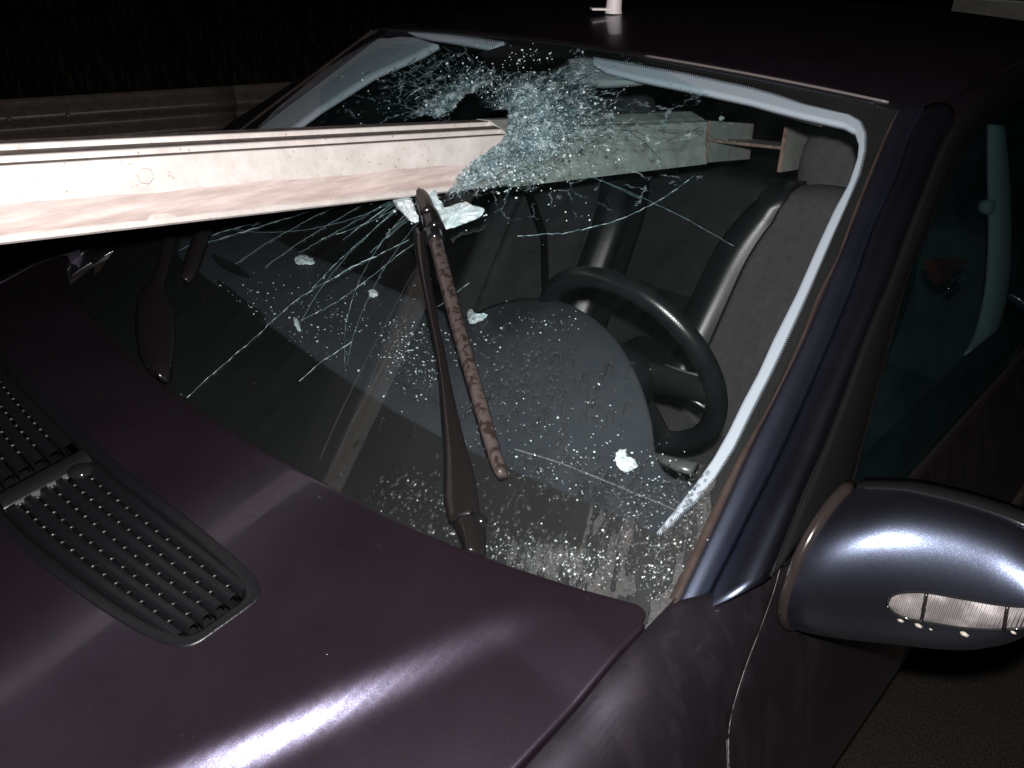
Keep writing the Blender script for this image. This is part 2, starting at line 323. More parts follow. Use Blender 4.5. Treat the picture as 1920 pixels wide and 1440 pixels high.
# crushed laminated glass: white crack edges on a see-through teal sheet
def crushmat():
    m, t, b = nt('crushed_laminated_glass'); L = t.links.new; out = t.nodes['Material Output']
    def math_(op, a, b_=None, c_=None):
        n = N(t, 'ShaderNodeMath', operation=op)
        for k, v in enumerate((a, b_, c_)):
            if v is None: continue
            if isinstance(v, (int, float)): n.inputs[k].default_value = v
            else: L(v, n.inputs[k])
        return n.outputs[0]
    def sstep(src, lo, hi, o0=0., o1=1.):
        n = t.nodes.new('ShaderNodeMapRange'); n.interpolation_type = 'SMOOTHSTEP'; L(src, n.inputs[0]); n.inputs[3].default_value = o0; n.inputs[4].default_value = o1
        for k, v in ((1, lo), (2, hi)):
            if isinstance(v, (int, float)): n.inputs[k].default_value = v
            else: L(v, n.inputs[k])
        return n.outputs[0]
    at = t.nodes.new('ShaderNodeAttribute'); at.attribute_name = 'dens'; d = at.outputs['Fac']
    uv = t.nodes.new('ShaderNodeUVMap'); co = coord(t)
    nz = N(t, 'ShaderNodeTexNoise', Scale=70., Detail=3.); L(co, nz.inputs['Vector'])
    ad = N(t, 'ShaderNodeVectorMath', operation='MULTIPLY_ADD'); L(nz.outputs['Color'], ad.inputs[0]); ad.inputs[1].default_value = (.45, .45, .45); L(uv.outputs[0], ad.inputs[2])
    def web(scale):
        v = N(t, 'ShaderNodeTexVoronoi', Scale=scale); v.feature = 'DISTANCE_TO_EDGE'; v.voronoi_dimensions = '2D'; L(ad.outputs[0], v.inputs['Vector']); return v.outputs['Distance']
    v1, v2 = web(.8), web(2.2)
    brk = N(t, 'ShaderNodeTexNoise', Scale=30., Detail=4.); L(co, brk.inputs['Vector'])
    l1 = math_('MULTIPLY', sstep(v1, .008, .030, 1., 0.), math_('MULTIPLY', sstep(brk.outputs[0], .42, .58), sstep(d, .04, .4, .35, 1.)))
    l2 = math_('MULTIPLY', sstep(v2, .02, .09, 1., 0.), sstep(d, .18, .6))
    vf_ = N(t, 'ShaderNodeTexVoronoi', Scale=260.); vf_.feature = 'DISTANCE_TO_EDGE'; L(co, vf_.inputs['Vector'])
    vc_ = N(t, 'ShaderNodeTexVoronoi', Scale=260.); L(co, vc_.inputs['Vector'])
    l3 = math_('MULTIPLY', sstep(vf_.outputs['Distance'], .03, .14, 1., 0.), sstep(d, .35, .9))
    pn = N(t, 'ShaderNodeTexNoise', Scale=45., Detail=7., Roughness=.65); L(co, pn.inputs['Vector'])
    pw_ = math_('MULTIPLY', sstep(math_('ADD', pn.outputs[0], math_('MULTIPLY', d, .25)), .64, .88), .85)
    al = math_('MAXIMUM', math_('MAXIMUM', math_('MULTIPLY', l1, .8), math_('MULTIPLY', l2, .75)), math_('MAXIMUM', math_('MULTIPLY', l3, .8), pw_))
    b.inputs['Roughness'].default_value = .16; b.inputs['Coat Weight'].default_value = .5
    sel = math_('ADD', math_('MULTIPLY', vc_.outputs['Color'], .35), math_('MULTIPLY', pn.outputs[0], .9))
    L(ramp(t, sel, [(.38, (.06, .12, .14)), (.57, (.17, .29, .33)), (.78, (.66, .80, .84))]), b.inputs['Base Color'])
    bp = N(t, 'ShaderNodeBump', Strength=1., Distance=.004); L(vf_.outputs['Distance'], bp.inputs['Height']); L(bp.outputs[0], b.inputs['Normal'])
    tr = N(t, 'ShaderNodeBsdfTransparent'); tr.inputs[0].default_value = (.86, .93, .93, 1)
    mi = N(t, 'ShaderNodeMixShader'); L(al, mi.inputs[0]); L(tr.outputs[0], mi.inputs[1]); L(b.outputs[0], mi.inputs[2]); L(mi.outputs[0], out.inputs[0])
    return m
M['crush'] = crushmat()

# ================================================================== ground and roadside
b = B(); n = 60
xs = np.concatenate([np.linspace(-120, -6, 12), np.linspace(-5, 5, 21), np.linspace(6, 120, 12)]); ys = np.concatenate([np.linspace(-60, -4, 10), np.linspace(-3, 6, 19), np.linspace(7, 160, 14)])
V = [(x, y, -.0) for y in ys for x in xs]; b.add(V, gridf(len(xs), len(ys)))
props(b.build('road', M['asphalt'], smooth=False), kind='structure')
def vz(x, y): return .02+.55*ss(-4.2, -11, x)+.06*sin(x*1.3+y*.7)*ss(-4.3, -6, x)
b = B(); xs = np.linspace(-60, -4.15, 50)+0; xs = -4.15-(np.linspace(0, 1, 50)**2)*70; ys = np.linspace(-30, 70, 80)
b.add([(x+.03*sin(y*3), y, vz(x, y)) for y in ys for x in xs[::-1]], gridf(len(xs), len(ys)))
props(b.build('verge', M['earth']), kind='structure')
b = B()
for i in range(5200):
    d = rnd.random()**1.6; x = -4.25-d*9; y = rnd.uniform(-5, 14); z = vz(x, y); h = rnd.uniform(.08, .38); a = rnd.uniform(0, 2*pi); ln = rnd.uniform(.02, .16); dx, dy = cos(a), sin(a); wd = .004+.004*rnd.random()
    P0 = np.array([x, y, z-.01]); 
    for k in range(3):
        aa = a+k*2.1; q = np.array([cos(aa), sin(aa), 0]); s_ = np.array([-q[1], q[0], 0])*wd; hh = h*(.7+.3*rnd.random())
        b.add([P0-s_, P0+s_, P0+q*ln*.4+[0, 0, hh*.6]+s_*.7, P0+q*ln*.4+[0, 0, hh*.6]-s_*.7, P0+q*ln+[0, 0, hh]], [(0, 1, 2, 3), (3, 2, 4)])
props(b.build('verge_grass', M['grass'], smooth=False), 'dark grass tufts on the verge beyond the roadside guardrail', 'grass', kind='stuff')

# roadside guardrail (W beam on posts)
gp0 = np.array([-3.979, .955]); gdir = np.array([-3.546, 2.291])-gp0; gdir /= np.linalg.norm(gdir); gn = np.array([gdir[1], -gdir[0]])  # towards road
g0 = gp0-gdir*5; gr = empty('guardrail', (g0[0], g0[1], 0), 'weathered brown guardrail running along the verge behind the car', 'guardrail')
prof = [(.0, 0), (.012, .004), (.02, .02), (.035, .05), (.075, .075), (.08, .09), (.075, .105), (.035, .13), (.015, .145), (.012, .155), (.015, .165), (.035, .18), (.075, .205), (.08, .22), (.075, .235), (.035, .26), (.02, .29), (.0, .31)]
def railmesh(bb, s0, s1, dn):
    for s in (s0, s1): pass
    V = []
    for s in np.linspace(s0, s1, 30):
        for q, h in prof:
            p = g0+gdir*s+gn*(q+dn); V.append((p[0], p[1], .75-h))
    bb.add(V, gridf(len(prof), 30))
for s0, s1, dn in ((-4, 1.55, 0), (1.35, 6.2, .004), (5.9, 12, 0), (11.7, 18, .004)):
    bb = B(); railmesh(bb, s0, s1, dn); bb.build('w_beam', M['rail'], gr, solid=.004)
for s in np.arange(-3, 18, 2.0):
    p = g0+gdir*(s+.35)+gn*-.06; q3 = [(gdir[0], gdir[1], 0), (gn[0], gn[1], 0), (0, 0, 1)]
    bb = B()
    for o2 in (-.05, .05): bb.box((p[0]+gdir[0]*o2, p[1]+gdir[1]*o2, .35), (.003, .04, .36), q3)
    bb.box((p[0], p[1], .35), (.05, .003, .36), q3)
    bb.build('post', M['rail'], gr, smooth=False)
for s, h in ((5.02, .095), (5.3, .095), (5.02, .225), (5.3, .225), (1.42, .095), (1.55, .095), (7.1, .095)):
    p = g0+gdir*s+gn*.084; bb = B(); bb.lathe((p[0], p[1], .75-h), (gn[0], gn[1], 0), [(.016, -.002), (.016, .004), (.011, .009), (.003, .011)], 10); bb.build('bolt', M['rail'], gr)

# ================================================================== the car
car = empty('car', (0, 0, 0), 'dark purple metallic saloon car with a steel beam driven through its cracked windscreen', 'car')

# hood rear edge table from x
YE = np.array([(0, -.092), (.064, -.091), (.208, -.084), (.333, -.069), (.469, -.05), (.576, -.021), (.669, .012), (.726, .036), (.775, .062)])
def ye(x): return float(np.interp(abs(x), YE[:, 0], YE[:, 1]))
YEs = [np.mean([ye(max(-.775, min(.775, x+d))) for d in np.linspace(-.04, .04, 9)]) for x in np.linspace(0, .775, 60)]
def ye(x): return float(np.interp(abs(x), np.linspace(0, .775, 60), YEs))
# vent outline on the hood (half width / front / rear as functions of x)
def vr(x): return -.222-.0+.02*(abs(x)/.43)**2      # rear edge of the grille frame
def vf(x): return -.378+.048*(abs(x)/.43)**2         # front edge
VX = .438
def in_vent(x, y, mgn=0.):
    yc = (vr(x)+vf(x))/2; hy = (vr(x)-vf(x))/2-mgn; q = abs((y-yc)/hy); px_ = abs(x)/(VX-mgn)
    return px_ < 1 and q < 1 and (px_**7+q**7) < 1
def hoodpt(x, yv, e, dx, dy):
    z = float(Hz(x, yv)); out = .0045*sin(min(e, 1)*pi/2); dn = .0045*(1-cos(min(e, 1)*pi/2))+max(0, e-1)*.02
    return (x+dx*out, yv+dy*out, z-dn)
ui = np.concatenate([np.linspace(-1, -.965, 12)[:-1], np.linspace(-.965, .965, 139), np.linspace(.965, 1, 12)[1:]]); us = np.concatenate([[-1]*5, ui, [1]*5]); eu = np.concatenate([[2, 1, .75, .5, .25], np.zeros(len(ui)), [.25, .5, .75, 1, 2]])
vs = np.concatenate([[0]*5, np.linspace(0, 1, 100)**1.15]); ev = np.concatenate([[2, 1, .75, .5, .25], np.zeros(100)])
XH = .7665; V = []
for j, v in enumerate(vs):
    for i, u in enumerate(us):
        x = u*XH; y = ye(x)-v*1.12
        r_ = .022; cx = XH-r_          # rounded rear corner
        if abs(x) > cx: 
            k = (abs(x)-cx)/r_; drop = r_*(1-sqrt(max(0, 1-k*k))); y -= drop*(1-v)
        xx = x*(1-.10*v*v)
        e = max(eu[i], ev[j]); dx = (np.sign(u) if eu[i] > 0 else 0); dy = (1 if ev[j] > 0 else 0); l = max(1, sqrt(dx*dx+dy*dy))
        z = hoodpt(xx, y, e, dx/l, dy/l); V.append(z)
nu = len(us); F = [f for f in gridf(nu, len(vs)) if not in_vent(*(np.mean([V[k] for k in f], axis=0)[:2]), mgn=.007)]
hood = mk('hood', V, F, M['paint'], car)
# hood grille
vent = None
b = B(); K = 160; ring = []
def ventring(m, dz, n=K):
    P = []
    for k in range(n):
        t = 2*pi*k/n; c, s = cos(t), sin(t); p_ = 7; rr = (abs(c)**p_+abs(s)**p_)**(-1/p_)
        X = c*rr; Y = s*rr
        x = X*(VX-m); yc = (vr(x)+vf(x))/2; hy = (vr(x)-vf(x))/2-m; y = yc+Y*hy; P.append((x, y, float(Hz(x, y))+dz))
    return P
V = []
for m_, dz in ((0, -.001), (.0005, .001), (.002, .0018), (.012, .0010), (.015, -.001), (.016, -.012)): V += ventring(m_, dz)
vent = mk('hood_grille', V, gridf(K, 6, True), M['grille'], hood)
b = B()  # long slats between the slots
sl0 = [-.272+.0, -.292, -.312, -.332, -.352]
def slatcurve(k, x):  # k 0..6
    t = k/6.; rear = vr(x)-.016; front = vf(x)+.016; return rear+(front-rear)*t
for sgn in (1, -1):
    xa, xb = (.052, VX-.026) if sgn > 0 else (.012, VX-.026)
    for k in range(6):
        V = []; xs = np.linspace(xa, xb, 40)
        for x in xs:
            X = x*sgn; y0 = slatcurve(k, X)-.0022; y1 = slatcurve(k+1, X)+.0030
            for (yy, dz) in ((y0, -.008), (y0, -.0005), (y0-.002, .001), ((y0+y1)/2, .0012), (y1+.002, .0004), (y1, -.012)): V.append((X, yy, float(Hz(X, yy))+dz))
        b.add(V, gridf(6, 40))
for sgn in (1, -1):
    for k in range(1, 6):
        for x in np.arange(.06, VX-.035, .0235):
            X = sgn*(x+.004*sin(k*2)); y = slatcurve(k, X); z = float(Hz(X, y)); b.box((X, y, z-.0022), (.0011, .0035, .0026))
b.build('slats', M['grille'], hood)
for k in (2, 3, 4, 5):
    y = slatcurve(k, .06); b = B(); b.box((.056, y, float(Hz(.056, y))+.0005), (.0015, .0055, .0035)); b.build('lit_slat_end', M['silver'], hood, smooth=False)  # silver plates: the brightness of the lit slat ends is in the colour
b = B(); V = []   # centre divider
for y in np.linspace(vr(0)-.02, vf(0)+.02, 20):
    for dx, dz in ((-.02, -.008), (-.018, .002), (-.008, .005), (.008, .005), (.018, .002), (.02, -.008)): V.append((.031+dx, y, float(Hz(.03, y))+dz))
b.add(V, gridf(6, 20)); 
b.lathe((.06, -.262, float(Hz(.06, -.262))+.001), (0, 0, 1), [(.017, -.004), (.016, .003), (.011, .006), (.004, .007)], 18)
b.build('grille_divider', M['gloss'], hood)
b = B(); V = ventring(.01, -.05, 80); b.add(V+ventring(.01, -.004, 80), gridf(80, 2, True)+[tuple(range(80))]); b.build('grille_tray', M['carpet'], hood)

# cowl tray below the rear edge of the hood
V = []
for x in np.linspace(-.76, .76, 60):
    y = ye(x); V += [(x, y-.12, float(Hz(x, y))-.05), (x, y-.01, float(Hz(x, y))-.07), (x, y+.05, Wz(x, y+.05, -.04))]
mk('cowl_tray', V, gridf(3, 60), M['carpet'], car)

# windscreen ------------------------------------------------------
OI = [((150,560),(335,480)),((230,690),(370,505)),((340,800),(480,590)),((600,945),(620,690)),((800,1045),(740,770)),((950,1100),(850,830)),((1080,1145),(1000,895)),((1180,1175),(1120,950)),((1225,1185),(1180,975)),((1255,1160),(1228,1000)),
 ((1262,1135),(1238,998)),((1300,1040),(1270,967)),((1328,974),(1304,936)),((1362,905),(1339,894)),((1394,842),(1374,839)),((1430,782),(1408,769)),((1462,715),(1443,700)),((1495,650),(1467,650)),((1533,556),(1519,535)),((1570,483),(1558,445)),((1597,410),(1589,376)),((1628,335),(1610,324)),((1650,280),(1620,282)),((1672,232),(1621,251)),((1684,208),(1611,227)),((1660,200),(1589,214)),((1600,187),(1554,207)),((1540,176),(1502,195)),((1450,158),(1450,179)),
 ((1407,149),(1407,167)),((1287,126),(1287,141)),((1192,108),(1192,124)),((1115,94),(1115,110)),((1000,77),(1000,95)),((946,69),(946,83)),((886,60),(886,73)),((808,51),(808,60)),((748,44),(748,56)),((730,48),(730,58)),((678,76),(684,84)),((600,121),(608,130)),((515,176),(524,200)),((430,231),(442,280)),((300,345),(345,400)),((150,560),(335,480))]
O_ = np.array([p for p, q in OI], float); I_ = np.array([q for p, q in OI], float)
def dens(P, step):
    out = [P[0]]; idx = [0.]
    for i in range(len(P)-1):
        m = max(1, int(round(np.linalg.norm(P[i+1]-P[i])/step)))
        for k in range(1, m+1): out.append(P[i]+(P[i+1]-P[i])*k/m); idx.append(i+k/m)
    return np.array(out), np.array(idx)
Id, idx = dens(I_, 1.0)
Od = np.stack([np.interp(idx, range(len(O_)), O_[:, k]) for k in range(2)], 1)
IT = Id.copy()
dirn = Od-Id; dirn /= np.linalg.norm(dirn, axis=1)[:, None]+1e-9
tooth = np.array([0, 1, 1, 0]*(len(Id)//4+1))[:len(Id)]
edge = np.interp(idx, [0, 5, 10, 12, 23, 35, 38, 44], [4, 5, 6.5, 6, 5.5, 5, 2, 2]); IT -= dirn*0; IT += dirn*(tooth*edge)[:, None]
ws = None
# glass pane (one sheet with the impact hole left open)
HOLE = np.array([(838,232),(850,205),(872,178),(890,172),(900,182),(902,198),(925,204),(952,206),(950,240),(944,262),(905,290),(878,305),(846,345),(835,370),(812,362),(830,330),(700,350),(700,240),(800,215)], float)
def inpoly(x, y, P):
    c = False; j = len(P)-1
    for i in range(len(P)):
        if (P[i][1] > y) != (P[j][1] > y) and x < (P[j][0]-P[i][0])*(y-P[i][1])/(P[j][1]-P[i][1])+P[i][0]: c = not c
        j = i
    return c
def prj(X):
    v = np.array(X)-CAM; z = v@CD; return 960+FPX*(v@CR)/z, 720-FPX*(v@CU)/z
HTAB = []
for p in [(1684,208),(1600,187),(1540,176),(1450,158),(1287,126),(1192,108),(1115,94),(1000,77),(886,60),(740,45)]:
    X = hit(*p, W()); HTAB.append((X[0], X[1]))
HTAB.sort()
hx = np.linspace(0, .64, 30); hy = [float(np.mean([np.interp(s*x, [a for a, _ in HTAB], [c for _, c in HTAB]) for s in (1, -1)])) if x > .25 else None for x in hx]
pf = np.polyfit([a*a for a, c in HTAB], [c for a, c in HTAB], 1)
def yh(x): return float(np.polyval(pf, x*x))
def xglass(y): return float(np.interp(y, [-.2, .096, .27, .568, .842], [.80, .771, .743, .687, .631]))
V = []; nu, nv = 150, 110
for j in range(nv):
    for i in range(nu):
        u = -1+2*i/(nu-1); t = j/(nv-1)
        y0 = ye(u*.77)-.035; x0 = u*.78; y1 = yh(u*.631)+.004; x1 = u*.631
        y = y0+(y1-y0)*t; x = u*xglass(y); V.append((x, y, Wz(x, y)))
F = []
for f in gridf(nu, nv):
    c = np.mean([V[k] for k in f], axis=0); px = prj(c)
    if not inpoly(px[0], px[1], HOLE): F.append(f)
ws = mk('windscreen', V, F, M['wglass'], car)
fr_V, fr_F = pxloft(Od, IT, 3, W(-.004))
mk('frit_border', fr_V, fr_F, M['frit'], ws)
# etched marks low on the glass
b = B()
def onW(px, py, o=.0012): return hit(px, py, W(o))
def mark(bb, x0, y0, x1, y1, wd, o=-.0015):
    d = np.array([x1-x0, y1-y0], float); l = np.linalg.norm(d)+1e-9; nn = np.array([-d[1], d[0]])/l*wd/2
    bb.add([onW(*(np.array(p)+s*nn), o) for p, s in (((x0, y0), 1), ((x1, y1), 1), ((x1, y1), -1), ((x0, y0), -1))], [(0, 1, 2, 3)])
bx = 1093; rr_ = random.Random(3)
for k in range(15):
    wdt = rr_.choice([1.7, 2.4, 3.1]); yb = 936+(bx-1093)*.42
    if k not in (5, 11): mark(b, bx+1.5, yb, bx-.8, yb+18, wdt)
    bx += 2.9+rr_.random()*.6
for (cx, cy, rx) in ((1097, 909, 7), (1091, 925, 6)):
    for k in range(24):
        a0, a1 = 2*pi*k/24, 2*pi*(k+1)/24; mark(b, cx+rx*cos(a0), cy+rx*.95*sin(a0), cx+rx*cos(a1), cy+rx*.95*sin(a1), 1.3)
    for dy in (-3, 0, 3): mark(b, cx-2.5, cy+dy, cx+2.5, cy+dy+1, 1)
    mark(b, cx-2.5, cy-3, cx-2.5, cy+3, 1)
sx_, sy_ = 1142, 889
for k in range(24):
    a0, a1 = 2*pi*k/24, 2*pi*(k+1)/24; mark(b, sx_+6*cos(a0), sy_+6*sin(a0), sx_+6*cos(a1), sy_+6*sin(a1), 1.1)
for a in (-pi/2, pi/6, 5*pi/6): mark(b, sx_, sy_, sx_+6*cos(a), sy_+6*sin(a), 1.6)
for (x0, y0, n_) in ((1128, 903, 11), (1112, 920, 9), (1114, 927, 8), (1116, 934, 9), (1112, 912, 7)):
    for k in range(n_):
        x = x0+k*3; y = y0+k*1.15; mark(b, x, y, x+1.9, y+.7, 2.8)
b.build('etched_marks', M['etch'], ws, smooth=False)

# long cracks: fine glinting lines radiating from the impact
b = B(); bd = B(); bdim = B()
def crack(bb, pts, wd, jit=1.2, o=.002, n=None):
    P = cr(pts, n or max(8, int(np.linalg.norm(np.array(pts[-1])-np.array(pts[0]))/9)))
    P[:, :2] += nr.normal(0, jit*.6, (len(P), 2))
    for i in range(len(P)-1):
        w_ = wd*(.35+.9*nr.rand()**2); mark((bdim if bb is b and nr.rand() < .62 else bb), *P[i, :2], *P[i+1, :2], w_*(.6 if bb is b else 1), o)
for pts, wd in (([(385,457),(470,430),(560,402),(640,378)], 1.5), ([(565,600),(640,560),(780,452)], .8), ([(620,525),(660,500),(705,480),(765,450)], 1.6), ([(350,745),(400,700),(470,640),(560,560),(700,480)], .9),
                ([(970,442),(1010,440),(1060,436),(1100,428),(1150,415),(1200,395)], 1.8), ([(1200,395),(1260,360),(1300,330)], .8), ([(560,715),(600,680),(660,640)], 1.), ([(820,575),(880,530)], .9), ([(335,470),(400,440),(470,420)], .8)):
    crack(b, pts, wd)
for pts, wd in (([(980,240),(1080,236),(1200,232),(1330,226)], 1.8), ([(1000,262),(1100,255),(1290,262)], 1.2), ([(1120,215),(1200,260),(1240,300)], 1.3), ([(1170,225),(1260,250),(1310,245),(1345,262)], 1.3), ([(1060,300),(1140,250),(1200,230)], 1.2), ([(1230,215),(1300,245),(1330,268)], 1.1), ([(1010,330),(1060,290),(1120,262)], 1.2), ([(1250,265),(1330,232)], 1.)):
    crack(bd, pts, wd, .8)
for _ in range(34):   # fine long rays running out from the impact
    a = (nr.uniform(2.3, 3.05) if nr.rand() < .93 else nr.uniform(.05, .4)); r0 = nr.uniform(70, 200); r1 = r0+nr.uniform(80, 330); cv = nr.normal(0, .06); x0, y0 = 930, 262
    pts = [(x0+r*cos(a+cv*(r/300)**2)*1.1, y0+r*sin(a+cv*(r/300)**2)) for r in np.linspace(r0, r1, 6)]
    if min(p[0] for p in pts) < 380 or max(p[0] for p in pts) > 1480 or max(p[1] for p in pts) > 800: continue
    crack(bdim if nr.rand() < .8 else b, pts, .5, .7)
# fibrous radiating slivers around the impact
cx, cy = 945, 235
def dirto(x, y): return math.atan2(y-cy, x-cx)
ZON = [((860,235),(78,40),900,.9), ((985,205),(52,62),1500,1.), ((1000,255),(45,42),1000,1.), ((900,300),(42,26),900,.6), ((960,318),(75,14),450,.2), ((1080,140),(55,28),420,1.3), ((820,150),(85,42),650,.5), ((1070,215),(70,45),420,1.1), ((1050,275),(80,28),330,.8), ((930,345),(75,26),260,.25), ((900,120),(70,30),300,.6)]
for (zx, zy), (sx1, sy1), cnt, rad in ZON:
    for _ in range(int(cnt*.16)):
        x = nr.normal(zx, sx1*.55); y = nr.normal(zy, sy1*.6)
        if inpoly(x, y, HOLE): continue
        if y < 84 or 905 < x < 1075 and y < 135 and nr.rand() < .93: continue
        a = dirto(x, y)+nr.normal(0, .30*rad+.12) if nr.rand() < .62 else nr.uniform(0, pi)
        if zx < 900 and zy < 260: a = -.5+nr.normal(0, .16) if nr.rand() < .75 else a
        if zy > 300: a = -.28+nr.normal(0, .3)
        l = min(26, nr.exponential(6)+2); dx, dy = cos(a)*l/2, sin(a)*l/2; wd = .35+nr.exponential(.35)
        o = .003+nr.normal(0, .003)
        # a tilted sliver: its two ends and sides at slightly different depth so it catches the flash
        p = [onW(x-dx-wd*.5, y-dy, o), onW(x+dx, y+dy-wd*.5, o+nr.normal(0, .0025)), onW(x+dx+wd*.5, y+dy+wd*.5, o+nr.normal(0, .002)), onW(x-dx, y-dy+wd, o+nr.normal(0, .002))]
        q_ = nr.rand(); (b if q_ < .16 else bdim if q_ < .84 else bd).add(p, [(0, 1, 2, 3)])
for _ in range(120):   # long curved strands of torn interlayer and crack lines
    a = nr.uniform(-pi, pi); r0 = abs(nr.normal(10, 25)); r1 = r0+nr.uniform(25, 120)*(1.25 if abs(sin(a)) < .6 else .75); cv = nr.normal(0, .25); p_ = []
    for k in range(9):
        r_ = r0+(r1-r0)*k/8; aa = a+cv*(k/8)**1.5; p_.append((975+r_*cos(aa)*1.15, 235+r_*sin(aa)*.75))
    for k in range(8):
        x, y = p_[k]; x2, y2 = p_[k+1]
        if inpoly(x, y, HOLE) or inpoly(x2, y2, HOLE) or y2 < 86 or y < 86 or (905 < x < 1075 and y < 132): break
        mark(b if nr.rand() < .14 else bdim if nr.rand() < .75 else bd, x, y, x2, y2, .35+.5*nr.rand(), .003)
props(b.build('crack_glints', M['crack'], ws, smooth=False, solid=.0004), kind='stuff')
props(bdim.build('crack_haze', M['crackdim'], ws, smooth=False, solid=.0003), kind='stuff')
props(bd.build('dark_crack_lines', M['darkcrack'], ws, smooth=False), kind='stuff')  # the black crack lines and slivers
# crumpled sheet round the hole: cracks laid out radially and in rings by its UVs, density by a vertex attribute
ICX, ICY = 935, 240
def cden(x, y):
    d = 0
    for (a, c_, s1, s2, k, am) in ((985,205,48,55,0,1.25), (1000,262,44,36,0,1.2), (880,312,42,34,-.3,1.15), (925,300,55,30,0,1.1), (868,168,62,18,-.5,.95), (818,205,46,15,-.5,1.0), (1078,135,42,30,0,.55), (1060,200,85,48,0,.55), (960,335,110,10,-.1,.55), (835,352,30,14,0,.8), (790,140,110,50,-.5,.34), (1150,250,130,45,0,.30), (960,250,360,150,0,.17)):
        X = (x-a)*cos(k)+(y-c_)*sin(k); Y = -(x-a)*sin(k)+(y-c_)*cos(k); d += am*exp(-(X/s1)**2-(Y/s2)**2)
    if y < 88: d *= max(0, 1-(88-y)/14)
    return d
b = B(); st = 4.0; gx = np.arange(600, 1400, st); gy = np.arange(70, 440, st)
Z = nr.normal(0, 1, (len(gy), len(gx))); Z2 = (Z+np.roll(Z, 1, 0)+np.roll(Z, 1, 1)+np.roll(Z, -1, 0)+np.roll(Z, -1, 1))/2.2
ids = {}; Vc = []; UVc = []; DN = []; F = []
def vid(j, i):
    if (j, i) not in ids:
        x, y = gx[i]+nr.uniform(-1, 1), gy[j]+nr.uniform(-1, 1); d = cden(x, y); o = .0022+(.0012*Z[j, i]+.0024*Z2[j, i])*min(1.2, d)**1.5
        ids[(j, i)] = len(Vc); Vc.append(onW(x, y, o)); dx, dy = (x-ICX)/1.25, (y-ICY); r_ = sqrt(dx*dx+dy*dy)+8
        th = math.atan2(dy, -dx); UVc.append((th*5.2, math.log(r_)*3.1)); DN.append(d)
    return ids[(j, i)]
for j in range(len(gy)-1):
    for i in range(len(gx)-1):
        x, y = gx[i]+2, gy[j]+2
        if inpoly(x, y, HOLE) or cden(x, y) < .05: continue
        if x < ICX and abs(y-ICY) < 8: continue
        if ((x-988)/88)**2+((y-108)/27)**2 < 1: continue
        q = (vid(j, i), vid(j, i+1), vid(j+1, i+1), vid(j+1, i)); F += [(q[0], q[1], q[2]), (q[0], q[2], q[3])]
cg = mk('crushed_glass', Vc, F, M['crush'], ws, smooth=True)
uvl = cg.data.uv_layers.new(name='UVMap'); 
for l in cg.data.loops: uvl.data[l.index].uv = UVc[l.vertex_index]
at = cg.data.attributes.new('dens', 'FLOAT', 'POINT'); at.data.foreach_set('value', DN)
# the beam's reflection in the glass, painted on as broad dull lines
bs = B()
for pts in ([(776,508,2.5),(740,575,3),(690,670,3.5),(640,770,4),(600,860,4)], [(775,560,1.2),(740,640,1.6),(690,740,1.8),(655,800,2)]):
    P = cr(pts, 24)
    for i in range(23): mark(bs, *P[i, :2], *P[i+1, :2], P[i, 2]*.45, .0015)
M['beam_reflection'] = glassmat('beam_reflection', (.9, .95, .95), film=.045, streak=False, filmcol=(.6, .6, .55)); bs.build('beam_reflection', M['beam_reflection'], ws)

# pillars and roof -------------------------------------------------
A_ = np.array([.771, .096, .963]); B_ = np.array([.629, .842, 1.375]); D_ = np.array([.84, .2, .95]); NP = np.cross(D_-A_, B_-A_); NP /= np.linalg.norm(NP)
w0 = (.835, .35, .955); NWn = np.array((1, .03, .33)); NWn = NWn/np.linalg.norm(NWn)
pp = lambda p: plane(*p, A_, NP); pw = lambda p: plane(*p, w0, NWn)
NC = 60
G1 = cr([hit(*p, W(.001)) for p in ((1257,1122),(1328,974),(1394,842),(1443,759),(1502,636),(1533,556),(1570,483),(1597,410),(1637,310),(1665,244),(1684,207))], NC)
G2 = cr([pp(p) for p in ((1262,1150),(1273,1125),(1348,967),(1400,853),(1452,748),(1508,636),(1570,490),(1640,315),(1668,247),(1686,205))], NC)
G3 = cr([pp(p) for p in ((1310,1150),(1325,1115),(1367,1033),(1405,957),(1464,839),(1554,636),(1603,515),(1630,435),(1676,334),(1707,247),(1735,200))], NC)
G3b = G3+NP*-.001+(G3-G2)/np.linalg.norm(G3-G2, axis=1)[:, None]*.004
G4 = cr([pw(p) for p in ((1440,1080),(1474,995),(1509,908),(1544,832),(1627,612),(1665,525),(1700,431),(1735,341),(1756,289),(1783,237))], NC)
